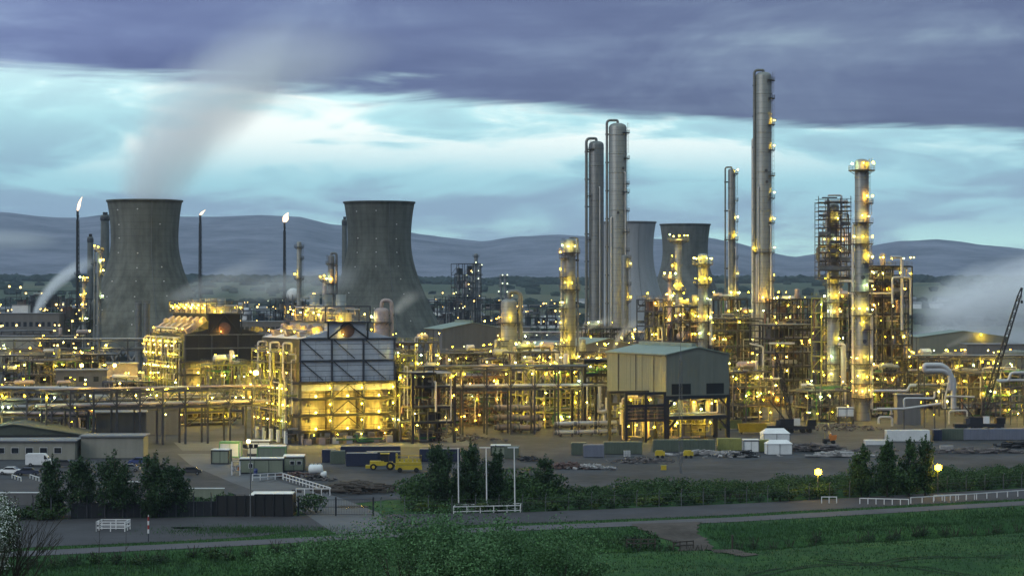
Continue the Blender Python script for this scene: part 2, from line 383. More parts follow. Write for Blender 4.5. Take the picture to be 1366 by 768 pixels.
# grass near the road, a patchwork of pasture, stubble and heath farther out
gm = bpy.data.materials.new('grassland'); gm.use_nodes = True; t = NT(gm.node_tree)
p = t.n('ShaderNodeNewGeometry').outputs['Position']
n1 = t.noise(p, 0.045, 5, 0.6); n2 = t.noise(p, 0.5, 4, 0.6); n3 = t.noise(p, 3.0, 3, 0.6)
v = t.m('ADD', t.m('ADD', t.m('MULTIPLY', n1, 0.4), t.m('MULTIPLY', n2, 0.35)), t.m('MULTIPLY', n3, 0.25))
gc = t.ramp(v, [(0.33, (0.009, 0.034, 0.010)), (0.46, (0.016, 0.055, 0.014)), (0.56, (0.030, 0.080, 0.018)), (0.66, (0.062, 0.100, 0.024))])
vo = t.nt.nodes.new('ShaderNodeTexVoronoi'); vo.inputs['Scale'].default_value = 0.0032; t.set(vo.inputs['Vector'], t.n('ShaderNodeMapping', i0=p, i3=(1, 0.55, 0)).outputs[0])
fcol = t.ramp(t.n('ShaderNodeSeparateXYZ', i0=vo.outputs['Color']).outputs[0], [(0.1, (0.035, 0.048, 0.022)), (0.4, (0.060, 0.062, 0.032)), (0.65, (0.075, 0.078, 0.040)), (0.9, (0.040, 0.055, 0.028))])
yv = t.n('ShaderNodeSeparateXYZ', i0=p).outputs[1]
c = t.mix(t.mr(yv, 1400, 2200), gc, fcol)
bs = t.n('ShaderNodeBsdfPrincipled', i0=c); bs.inputs['Roughness'].default_value = 0.9; bs.inputs['Specular IOR Level'].default_value = 0.15
bn = t.n('ShaderNodeBump', Height=t.m('ADD', n2, t.m('MULTIPLY', n3, 0.7))); bn.inputs['Distance'].default_value = 0.45
t.nt.links.new(bn.outputs[0], bs.inputs['Normal']); t.nt.links.new(bs.outputs[0], t.n('ShaderNodeOutputMaterial').inputs[0])
tag(grid_obj('ground', xx, yy, zg, gm), 'green grassland running from the hillside out to the plain', None, None, 'structure')

# hills along the skyline: ridge heights taken in metres at their own distance
RID = [(-900, 300), (-300, 292), (0, 283), (40, 287), (75, 290), (110, 291), (150, 286), (290, 290), (350, 288), (400, 290), (440, 300), (500, 305), (550, 311), (600, 317), (640, 322), (700, 315), (745, 313), (800, 316), (860, 318), (900, 319), (950, 318), (975, 322), (1010, 332), (1060, 343), (1100, 338), (1150, 330), (1200, 322), (1255, 320), (1300, 326), (1366, 333), (1700, 318), (2300, 335)]
hp = np.array([r[0] for r in RID], float); hz = np.array([r[1] for r in RID], float)
hy = np.concatenate([np.linspace(5000, 9200, 60), np.linspace(9300, 11000, 10)])
tcol = np.linspace(-1500, 2900, 420)
hxx = (tcol[None] - 683) * hy[:, None] / F; hyy = np.repeat(hy[:, None], len(tcol), 1)
ridge = H + (HY - np.interp(tcol, hp, hz))[None] * 9000 / F
kk = sstep(hyy, 5200, 9000) * 0.55 + 0.45 * np.clip((hyy - 5200) / 3800, 0, 1)
gul = (vnoise(hxx + 5000, hyy, 700, 7) - .5) * 120 + (vnoise(hxx + 3000, hyy * 0.6, 260, 8) - .5) * 60
hzz = 40 + (ridge - 40) * kk - gul * kk * (1 - kk) * 1.6 + (vnoise(hxx + 900, hyy, 150, 9) - .5) * 9 * kk
hzz = np.where(hyy > 9250, hzz * 0.7, hzz); hzz = np.where(hyy <= 5001, -10, hzz)
hm = M('hazed_hill', (0.165, 0.185, 0.26), 0.95, 0.0, 0.42, 0.0035, spec=0.1, col2=(0.20, 0.21, 0.275))  # heather made bluer and paler, distance haze put into its colour
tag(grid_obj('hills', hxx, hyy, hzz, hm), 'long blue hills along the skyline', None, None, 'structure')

def strip(name, near, far, z, mat, label):
    n = len(near); fz = (lambda a: z) if z > 0 else (lambda a: float(ground_z(a[0], a[1])) + .09); vs = [(a[0], a[1], fz(a)) for a in near] + [(a[0], a[1], fz(a)) for a in far]
    return tag(link(name, raw_mesh(name, vs, [(i, i+1, n+i+1, n+i) for i in range(n-1)], mat)), label, None, None, 'structure')
xs = np.linspace(-260, 320, 117)
def wig(x, s, a, sd): return (vnoise(x, x*0+3, s, sd) - .5) * a
strip('path', [(x, path_y(x) - 3.2 + wig(x, 6, .5, 21)) for x in xs], [(x, path_y(x) + 3.2 + wig(x, 6, .5, 22)) for x in xs], 0.06 + 0.0, pathm, 'narrow pale tarmac lane in the foreground')
strip('road', [(x, path_y(x) + 7.0 + wig(x, 5, 2.2, 23) + 6*math.exp(-((x+28)/7)**2)) for x in xs], [(x, fence_y(x) - 0.8 + wig(x, 5, .8, 24)) for x in xs], 0.05, asphalt, 'wide dark tarmac strip along the works fence')
yx = np.linspace(-600, 760, 69)
strip('yard', [(x, fence_y(x) + (2.0 if x < -20 else 24) + wig(x, 12, 4, 25)) for x in yx], [(x*2.2, 1890) for x in yx], 0.052, yardm, 'grey gravel yard and plant ground behind the fence')
# the spur from the lane through the gate and the slabbed yard road behind it
strip('gate_road', [(-24.5, 314), (-27.5, 326), (-32, 345), (-40, 372), (-50, 400), (-63, 440), (-70, 470)], [(-16, 318), (-18.5, 328), (-20.5, 345), (-29, 372), (-41, 400), (-52, 440), (-56, 470)], 0.058, slabm, 'pale slab road through the works gate')
tn = [(17, 328), (18.5, 323), (20.6, 318), (22.4, 314), (23.2, 310), (25.2, 306), (26.6, 302), (28.0, 298), (30, 294)]; tf = [(28, 331), (26.6, 324), (27.2, 319), (27.4, 315), (28.4, 311), (29.2, 307), (30.2, 303), (31.2, 299), (32.4, 295)]
tu = np.linspace(0, 8, 60); ta = np.arange(9)
tL = np.stack([np.interp(tu, ta, [p_[k] for p_ in tn]) for k in (0, 1)], 1); tR = np.stack([np.interp(tu, ta, [p_[k] for p_ in tf]) for k in (0, 1)], 1)
w_ = np.linspace(0, 1, 9)[None, :, None]; tg = tL[:, None]*(1-w_) + tR[:, None]*w_; tg[:, 0, 0] += (nrg.random(60)-.5)*.9; tg[:, -1, 0] += (nrg.random(60)-.5)*.9
tz = ground_z(tg[..., 0], tg[..., 1]); tz = np.maximum(tz + .10, np.where(tg[..., 1] > path_y(tg[..., 0]) - 4, .075, -9))
tag(grid_obj('side_track', tg[..., 0], tg[..., 1], tz, dirt), 'muddy track leaving the lane towards the field', None, None, 'structure')
strip('car_park', [(-140, 352), (-72, 357), (-58, 366)], [(-140, 402), (-74, 406), (-62, 410)], 0.064, asphalt, 'dark tarmac car park beside the long office')
strip('plant_apron', [(-70, 478), (-40, 486), (-8, 494)], [(-76, 505), (-46, 515), (-12, 524)], 0.066, slabm, 'pale apron in front of the lit furnace')

# ---------------------------------------------------------------- leaves
def leaf_mesh(name, cen, size, mat, flat=0.0, aspect=0.55):
    n = len(cen); a = nrg.normal(size=(n, 3)); a[:, 2] *= (1 - flat); a /= np.linalg.norm(a, axis=1)[:, None] + 1e-9
    b = nrg.normal(size=(n, 3)); b -= a * (a * b).sum(1)[:, None]; b /= np.linalg.norm(b, axis=1)[:, None] + 1e-9
    s = size[:, None] if hasattr(size, 'shape') else np.full((n, 1), size)
    v = np.stack([cen - a*s, cen + b*s*aspect, cen + a*s, cen - b*s*aspect], 1).reshape(-1, 3)
    f = np.arange(4*n).reshape(-1, 4)
    me = bpy.data.meshes.new(name); me.vertices.add(len(v)); me.vertices.foreach_set('co', v.ravel())
    me.loops.add(f.size); me.loops.foreach_set('vertex_index', f.ravel().astype(np.int32)); me.polygons.add(n)
    me.polygons.foreach_set('loop_start', np.arange(0, f.size, 4, dtype=np.int32)); me.update(calc_edges=True); me.materials.append(mat); return me
def limb(b, p, d, L, r, depth, tips, rise=0.35):
    q = p + d * L; b.cyl(p, q, r, r * 0.62, 6); tips.append((p + d*L*0.55, L*0.8)); tips.append((q, L))
    if depth == 0: return
    for k in range(rng.choice((2, 3))):
        e = (d + Vector((rng.uniform(-1, 1), rng.uniform(-1, 1), rng.uniform(-0.2, 0.6) + rise)) * 0.62).normalized()
        limb(b, q, e, L * rng.uniform(0.6, 0.85), r * 0.6, depth - 1, tips, rise)
def tree_meshes(h, w, lean=0.0, n=2600, leaf=0.26, mat=None, kind='upright'):
    """a stem with boughs sweeping out and up; leaves gathered along the outer part of each bough"""
    b = MB(); r = h * 0.017; n = int(n * 2.0); p = Vector((0, 0, -0.3)); st = []
    for k in range(9):
        q = p + Vector((rng.uniform(-.012, .012)*h, rng.uniform(-.012, .012)*h, h*0.95/9)); b.cyl(p, q, r, r*.83, 7); r *= .83; st.append((p.copy(), q.copy())); p = q
    segs = []
    for k in range(46):
        u = rng.uniform(.08, .93); a = rng.uniform(0, 6.283); prof = min(1, (u + .30) / .55) * (1 - u) ** .48 * 1.25
        i = min(8, int(u*.82*9)); base = st[i][0].lerp(st[i][1], rng.random()); L = w*.72*prof*rng.uniform(.62, 1.12)
        tip = Vector((base.x + math.cos(a)*L, base.y + math.sin(a)*L, min(h*1.0, base.z + h*rng.uniform(.10, .22) + L*.30)))
        mid = base.lerp(tip, .55) + Vector((math.cos(a)*L*.14, math.sin(a)*L*.14, -L*.10)); b.cyl(base, mid, h*.0045, h*.003, 5); b.cyl(mid, tip, h*.003, h*.001, 5); segs.append((base, mid, tip, L))
        for q in range(2):
            m2 = base.lerp(mid, rng.uniform(.5, 1)) ; t2 = m2 + Vector((rng.uniform(-1, 1)*L*.35, rng.uniform(-1, 1)*L*.35, h*rng.uniform(.05, .12))); b.cyl(m2, t2, h*.0025, h*.001, 4); segs.append((m2, m2.lerp(t2, .5), t2, L*.5))
    segs.append((st[7][0], st[8][0], st[8][1] + Vector((0, 0, h*.05)), w*.12))
    ln = np.array([(s_[2]-s_[0]).length + .25 for s_ in segs]); idx = nrg.choice(len(segs), n, p=ln/ln.sum()); uu = nrg.beta(1.7, 1.15, n)[:, None]
    B = np.array([tuple(s_[0]) for s_ in segs])[idx]; Md = np.array([tuple(s_[1]) for s_ in segs])[idx]; T = np.array([tuple(s_[2]) for s_ in segs])[idx]
    sg = (np.array([s_[3] for s_ in segs])[idx]*.12 + w*.045)[:, None] * (1.25 - .85*uu)
    cen = B*(1-uu)**2 + Md*2*uu*(1-uu) + T*uu**2 + nrg.normal(size=(n, 3))*sg; cen[:, 2] = np.maximum(cen[:, 2], .15)
    return b, leaf_mesh('crown', cen, leaf*.8*nrg.uniform(.6, 1.3, n), mat or leafd)
def put_tree(label, px, py, hpx, wpx, group, n=2600, leaf=0.24, mat=None, name='tree', lean=0.0, kind='upright', D=None, z0=None):
    D = D or gd(py); s = D / F; h = hpx * s
    b, me = tree_meshes(h, wpx * s, lean, n, leaf, mat, kind)
    tr = thing(name, label, 'tree', (wx(px, D), D, 0.0 if z0 is None else z0), 0, group)
    b.build('trunk', bark, tr); link('crown', me, tr); return tr
def shrub_mesh(w, h, n, leaf, mat, name='foliage', lobes=7):
    cs = [(rng.uniform(-.36, .36)*w, rng.uniform(-.36, .36)*w, rng.uniform(.22, .72)*h, rng.uniform(.16, .30)) for _ in range(lobes)] + [(0, 0, h*.4, .33)]
    k = nrg.integers(0, len(cs), n); c = np.array(cs)[k]
    d = nrg.normal(size=(n, 3)); d /= np.linalg.norm(d, axis=1)[:, None]
    rad = nrg.uniform(0.55, 1.08, n) ** 0.5
    cen = c[:, :3] + d * rad[:, None] * c[:, 3:4] * np.array([w, w, h * 1.1]); cen[:, 2] = np.abs(cen[:, 2])
    return leaf_mesh(name, cen, leaf * nrg.uniform(.6, 1.35, n), mat)

# ---------------------------------------------------------------- far woods and villages
def woods(name, label, spans, n, mat=woodland_m):
    ico = unit('lamp', mat); vs0 = np.array([v.co[:] for v in ico.vertices]); fs0 = np.array([p.vertices[:] for p in ico.polygons])
    V = []; Fc = []
    for k in range(n):
        a, b_, y0, y1, r0, r1 = rng.choice(spans); D = rng.uniform(y0, y1); x = wx(rng.uniform(a, b_), D); r = rng.uniform(r0, r1)
        z = float(ground_z(x, D)); v = vs0 * (np.array([r * rng.uniform(.9, 1.7), r, r * rng.uniform(.55, .9)])) * nrg.uniform(.75, 1.25, (12, 1)) + np.array([x, D, z + r * .35])
        Fc.append(fs0 + 12 * k); V.append(v)
    me = raw_mesh(name, np.concatenate(V).tolist(), np.concatenate(Fc).tolist(), mat, False)
    return tag(link(name, me), label, 'woodland', None, 'stuff')
woods('woodland', 'dark belt of trees at the foot of the hills', [(-300, 1700, 4700, 5150, 8, 15)], 2000)
woods('woodland', 'dark trees across the plain behind the works', [(-300, 1700, 2900, 3300, 4, 8), (-200, 1600, 2100, 2500, 3, 6)], 1500)
woods('woodland', 'scattered field trees far behind the works', [(-200, 1600, 3500, 4500, 6, 12)], 160)

# ================================================================ builders for the works
FRONT, RIGHT, LEFT, BACK = -90, 0, 180, 90
def platform(par, r, z, a0, a1, w=1.2, lamps=(), rail=steel2, deckm=steel, lz=1.9, lr=0.30, lm=None):
    """a sector of walkway round a column: deck on brackets, its handrail, its lamps"""
    n = max(4, int(abs(a1 - a0) / 18)); b = MB(); A0, A1 = R(a0), R(a1)
    b.lathe([(r + .02, 0), (r + w, 0), (r + w, .22), (r + .02, .22), (r + .02, 0)], n, (0, 0), A0, A1)
    for k in range(0, n + 1, 2):
        a = A0 + (A1 - A0) * k / n; c, s = math.cos(a), math.sin(a)
        b.bar((r*c, r*s, -1.0), ((r+w*.9)*c, (r+w*.9)*s, 0), .09)
    d = b.build('platform', deckm, par, (0, 0, z)); hb = MB(); pr = None
    for k in range(n + 1):
        a = A0 + (A1 - A0) * k / n; p = Vector(((r+w-.06)*math.cos(a), (r+w-.06)*math.sin(a), .2))
        hb.bar(p, p + Vector((0, 0, 1.1)), .07)
        if pr is not None:
            for h in (.55, 1.1): hb.bar(pr + Vector((0, 0, h)), p + Vector((0, 0, h)), .065)
        pr = p
    hb.build('handrail', rail, d)
    for a in lamps:
        rr = r + w * 0.80; lamp(d, (rr*math.cos(R(a)), rr*math.sin(R(a)), lz + rng.uniform(-.3, .4)), lr*rng.choice((.7, .85, 1.0, 1.15)), lm)
    return d
def ladder(par, r, ang, z0, z1, cage=True, mat=steel2):
    a = R(ang); o = Vector((math.cos(a), math.sin(a), 0)); tdir = Vector((-o.y, o.x, 0)); b = MB(); c = o * (r + .28)
    for s in (-.26, .26): b.bar(c + tdir*s + Vector((0,0,z0)), c + tdir*s + Vector((0,0,z1)), .08)
    z = z0 + .3
    while z < z1: b.bar(c - tdir*.26 + Vector((0,0,z)), c + tdir*.26 + Vector((0,0,z)), .045); z += .75
    if cage:
        for s in (-.32, 0, .32): b.bar(c + tdir*s + o*.62 + Vector((0,0,z0+2)), c + tdir*s + o*.62 + Vector((0,0,z1)), .045)
        z = z0 + 2
        while z < z1: 
            for s in (-1, 1): b.bar(c + tdir*.26*s + Vector((0,0,z)), c + tdir*.32*s + o*.62 + Vector((0,0,z)), .05)
            b.bar(c - tdir*.32 + o*.62 + Vector((0,0,z)), c + tdir*.32 + o*.62 + Vector((0,0,z)), .05); z += 1.6
    return b.build('ladder', mat, par)
def column(label, px, pyt, wpx, D, plats=(), mat=None, neck=None, lad=RIGHT, skirt=1.12, narrow=None, name='distillation_column', cat='column', group=None, holes=(), risers=(), lm=None, z_from=0.0):
    """plats: (py, a0, a1, lamp angles); neck: (side, peak py, low py, radius px, offset px); risers: (angle, r m, py top, py bottom)"""
    s = D / F; r = wpx * s / 2; h = wz(pyt, D); mat = mat or alu
    tw = thing(name, label, cat, (wx(px, D), D, 0), 0, group)
    d = r * 0.55
    prof = [(r*skirt, 0), (r*skirt, .3), (r, min(5, h*.1))]
    if narrow: zn = wz(narrow[0], D); prof = [(r*narrow[1]*1.15, 0), (r*narrow[1], 3), (r*narrow[1], zn - r*.8), (r, zn)]
    prof += [(r, h - d), (r*.94, h - d*.62), (r*.76, h - d*.30), (r*.45, h - d*.08), (.02, h)]
    MB().lathe(prof, 28).build('shell', mat, tw)
    z = 7.0
    while z < h - d - 1.5 and not narrow:
        MB().lathe([(r, z), (r+.10, z+.05), (r+.10, z+.30), (r, z+.35)], 24).build('stiffener_ring', mat, tw); z += 5.2 + (r*.6)
    zs = sorted([wz(p[0], D) for p in plats])
    for p in plats:
        platform(tw, r * (narrow[1] if narrow and p[0] > narrow[0] + 3 else 1), wz(p[0], D), p[1], p[2], lamps=p[3], w=p[4] if len(p) > 4 else 1.25, lm=lm, lr=max(.26, s*1.45)*(1.0 if lm is None else .62))
    zl = [0.2] + zs + [h]
    if lad is not None:
        for k in range(len(zl) - 1):
            if zl[k+1] - zl[k] > 3: ladder(tw, r, lad + (9 if k % 2 else -9), zl[k] + .2, min(zl[k+1] + 1.0, h))
    if neck:
        side, pk, lo, rp, off = neck; a = R(side); o = Vector((math.cos(a), math.sin(a), 0)); rr = rp * s; zt = wz(pk, D)
        pipe(tw, 'overhead_pipe', mat if mat is not alu else alud, [(0, 0, h - d*.2), (0, 0, zt - rr), tuple(o*(r+off*s)) [:2] + (zt - rr,), tuple(o*(r+off*s))[:2] + (wz(lo, D),)], rr, 3.0, 12)
        z = zt - 6
        while z > wz(lo, D) + 4: 
            beam(tw, 'pipe_clip', steelk, tuple(o*r*.95)[:2] + (z,), tuple(o*(r+off*s+rr*1.3))[:2] + (z,), .35, .5); z -= 11
    for py, ang in holes:
        a = R(ang); o = Vector((math.cos(a), math.sin(a), 0)); z = wz(py, D)
        mh = MB().cyl(o*(r-.1)+Vector((0,0,z)), o*(r+.45)+Vector((0,0,z)), .42, n=12).build('manway', mat, tw)
        MB().cyl(o*(r+.42)+Vector((0,0,z)), o*(r+.56)+Vector((0,0,z)), .55, n=12).build('cover', steel, mh)
    for ang, rr, pt, pb in risers:
        a = R(ang); o = Vector((math.cos(a), math.sin(a), 0)); k = o * (r + rr + .45)
        pipe(tw, 'riser_pipe', pwhite, [tuple(o*r*.8)[:2] + (wz(pt, D),), tuple(k)[:2] + (wz(pt, D),), tuple(k)[:2] + (max(.3, wz(pb, D)),)], rr, 2.5, 8)
    return tw

def clutter_pipes(par, x0, x1, y0, y1, z0, z1, n, mats=None, rmin=.09, rmax=.26):
    """runs of process pipe with square bends inside a block of space"""
    for _ in range(n):
        m = rng.choice(mats or (pwhite, steel2, steel2, ppink, alud, steel, steelk, pgreen)); r = rng.uniform(rmin, rmax)
        p = Vector((rng.uniform(x0, x1), rng.uniform(y0, y1), rng.uniform(z0, z1))); pts = [p.copy()]; ax = rng.choice((0, 2, 2, 0, 1))
        for k in range(rng.choice((1, 2, 3, 4))):
            lo, hi = ((x0, x1), (y0, y1), (z0, z1))[ax]; q = pts[-1].copy(); tgt = rng.uniform(lo, hi)
            if abs(tgt - q[ax]) < 4*r: tgt = lo if q[ax] > (lo+hi)/2 else hi
            q[ax] = tgt
            if (q - pts[-1]).length > 3*r: pts.append(q)
            ax = rng.choice([a for a in (0, 1, 2, 2) if a != ax])
        if len(pts) > 1: pipe(par, 'pipe', m, pts, r, 2.4, 6)
def handrail_run(b, pts, h=1.1):
    for a, c in zip(pts[:-1], pts[1:]):
        a = Vector(a); c = Vector(c); n = max(1, int((c-a).length / 1.8))
        for k in range(n + 1): p = a + (c-a)*k/n; b.bar(p, p + Vector((0,0,h)), .065)
        for z in (.55, h): b.bar(a + Vector((0,0,z)), c + Vector((0,0,z)), .06)
def frame(label, px, D, wid, dep, levels, nx=3, ny=2, mat=None, lamps=10, pipes=14, vessels=3, name='process_structure', cat='structure', group=None, decks=True, brace=0.5, lr=None, lm=None, post=.34, z0=0.0, mats=None, rails=True, rz=None, first=0.0):
    """open steel structure on a grid of posts with decks, rails, vessels, pipework and lamps"""
    mat = mat or steel; s = D / F; tw = thing(name, label, cat, (wx(px, D), D, z0), TH if rz is None else rz, group)
    X = [wid*i/nx for i in range(nx+1)]; Yv = [dep*j/ny for j in range(ny+1)]; top = levels[-1]
    for x in X:
        for y in Yv: box(tw, 'post', mat, x-post/2, x+post/2, y-post/2, y+post/2, 0, top + .1)
    for li, z in enumerate(levels):
        for y in Yv: beam(tw, 'beam', mat, (0, y, z), (wid, y, z), .24, .36)
        for x in X: beam(tw, 'beam', mat, (x, 0, z - .03), (x, dep, z - .03), .22, .34)
        if decks and li < len(levels): box(tw, 'deck', steel2 if li % 2 else steel, .15, wid-.15, .15, dep-.15, z + .20, z + .28)
        if rails:
            hb = MB(); handrail_run(hb, [(0, dep, z+.28), (0, 0, z+.28), (wid, 0, z+.28), (wid, dep, z+.28)]); hb.build('handrail', rng.choice((steel2, steel2, olive)), tw)
    zl = [first] + list(levels)
    for li in range(len(zl) - 1):
        za, zb = zl[li], zl[li+1]
        for i in range(nx):
            if rng.random() < brace: beam(tw, 'brace', mat, (X[i], 0, za + .3), (X[i+1], 0, zb - .3) if rng.random() < .5 else (X[i+1], 0, zb-.3), .16)
        for j in range(ny):
            if rng.random() < brace: beam(tw, 'brace', mat, (0, Yv[j], zb - .3), (0, Yv[j+1], za + .3), .16)
    for li in range(len(zl) - 1):
        for k in range(max(1, int(wid/5))):
            hh = (zl[li+1]-zl[li])*rng.uniform(.35, .8); a = rng.uniform(.3, max(.4, wid-3)); b_ = rng.uniform(dep*.35, dep*.7); box(tw, 'equipment_casing', rng.choice((steelk, steel, steel, rust, hazel, steel2)), a, min(wid-.2, a+rng.uniform(1.4, 4.5)), b_, b_+rng.uniform(1, 3), zl[li]+.3, zl[li]+.3+hh)
    for _ in range(vessels):
        li = rng.randrange(len(zl)); za = zl[li] + .3; hmax = (zl[li+1] - za if li+1 < len(zl) else 4.0)
        r = min(hmax*.36, rng.uniform(.5, 1.15)); L = min(wid*.5, rng.uniform(2.5, 6)); x = rng.uniform(L/2+.2, max(L/2+.3, wid-L/2-.2)); y = rng.uniform(r+.1, max(r+.2, dep*.6))
        m = rng.choice((alu, pwhite, ppink, alud, steel2))
        if rng.random() < .62:
            rod(tw, 'vessel', m, (x-L/2, y, za+r+.5), (x+L/2, y, za+r+.5), r, 'drum')
            for k in (-.28, .28): box(tw, 'saddle', mat, x+k*L-.12, x+k*L+.12, y-r*.8, y+r*.8, za, za+r*.6+.5)
        else: rod(tw, 'vessel', m, (x, y, za), (x, y, za+min(hmax*.9, r*4.5)), r*.8, 'drum')
    clutter_pipes(tw, .3, wid-.3, -.2, dep*.75, .5, top + 1.5, int(pipes*1.7), mats)
    clutter_pipes(tw, 0, wid, dep*.6, dep, .3, top, int(pipes*.8), (steelk, steel, rust), .15, .5)
    zl2 = [max(first, 0.0)] + list(levels)
    for k in range(int(lamps*1.35)):
        z = rng.choice(zl2) + rng.uniform(2.2, 3.0); x = rng.choice(X) + rng.uniform(-.8, .8); y = rng.choice((-.35, -.35, rng.uniform(-.3, dep*.6)))
        lamp(tw, (min(max(x, -.4), wid+.4), y, min(z, top+2.6)), (lr or max(.24, s*1.35))*rng.choice((.5, .6, .75, .9, 1.0, 1.25)), lm)
    return tw
def rack(label, px0, py0, length, z_tops, bays, width=5.0, pipes=8, mat=None, D=None, lamps=6, truss=True, rz=None, name='pipe_rack', group=None, pm=None, big=True, lr=None):
    """pipe bridge: goal-post bents, longitudinal girders with truss webs, tiers of pipe lying across"""
    mat = mat or steel; D = D or gd(py0); tw = thing(name, label, 'pipe rack', (wx(px0, D), D, 0), TH if rz is None else rz, group); st = length / bays
    for i in range(bays + 1):
        x = i*st
        for y in (0, width): box(tw, 'post', mat, x-.2, x+.2, y-.2, y+.2, 0, z_tops[-1] + .3)
        for z in z_tops: beam(tw, 'cross_beam', mat, (x, -.4, z), (x, width+.4, z), .3, .4)
    for ti, z in enumerate(z_tops):
        for y in (-.02, width+.02): beam(tw, 'girder', mat, (0, y, z-.35), (length, y, z-.35), .26, .38)
        ys_ = np.linspace(.3, width-.3, pipes)
        for k, y in enumerate(ys_):
            r = rng.uniform(.10, .24) * (1.55 if big and k in (0, pipes-2) else 1); m = rng.choice(pm or (pwhite, pwhite, alud, steel2, ppink, steel2))
            rod(tw, 'pipe', m, (-1.5, y, z+.22+r), (length+1.5, y, z+.22+r), r)
        if truss and ti:
            za, zb = z_tops[ti-1], z - .4
            for i in range(bays):
                x0 = i*st; beam(tw, 'brace', mat, (x0, 0, za+.1), (x0+st/2, 0, zb), .15); beam(tw, 'brace', mat, (x0+st/2, 0, zb), (x0+st, 0, za+.1), .15)
    for k in range(lamps): lamp(tw, (rng.uniform(0, length), -.5, rng.choice(z_tops) + rng.choice((-1.2, 1.6))), lr or max(.26, D/F*1.5))
    return tw

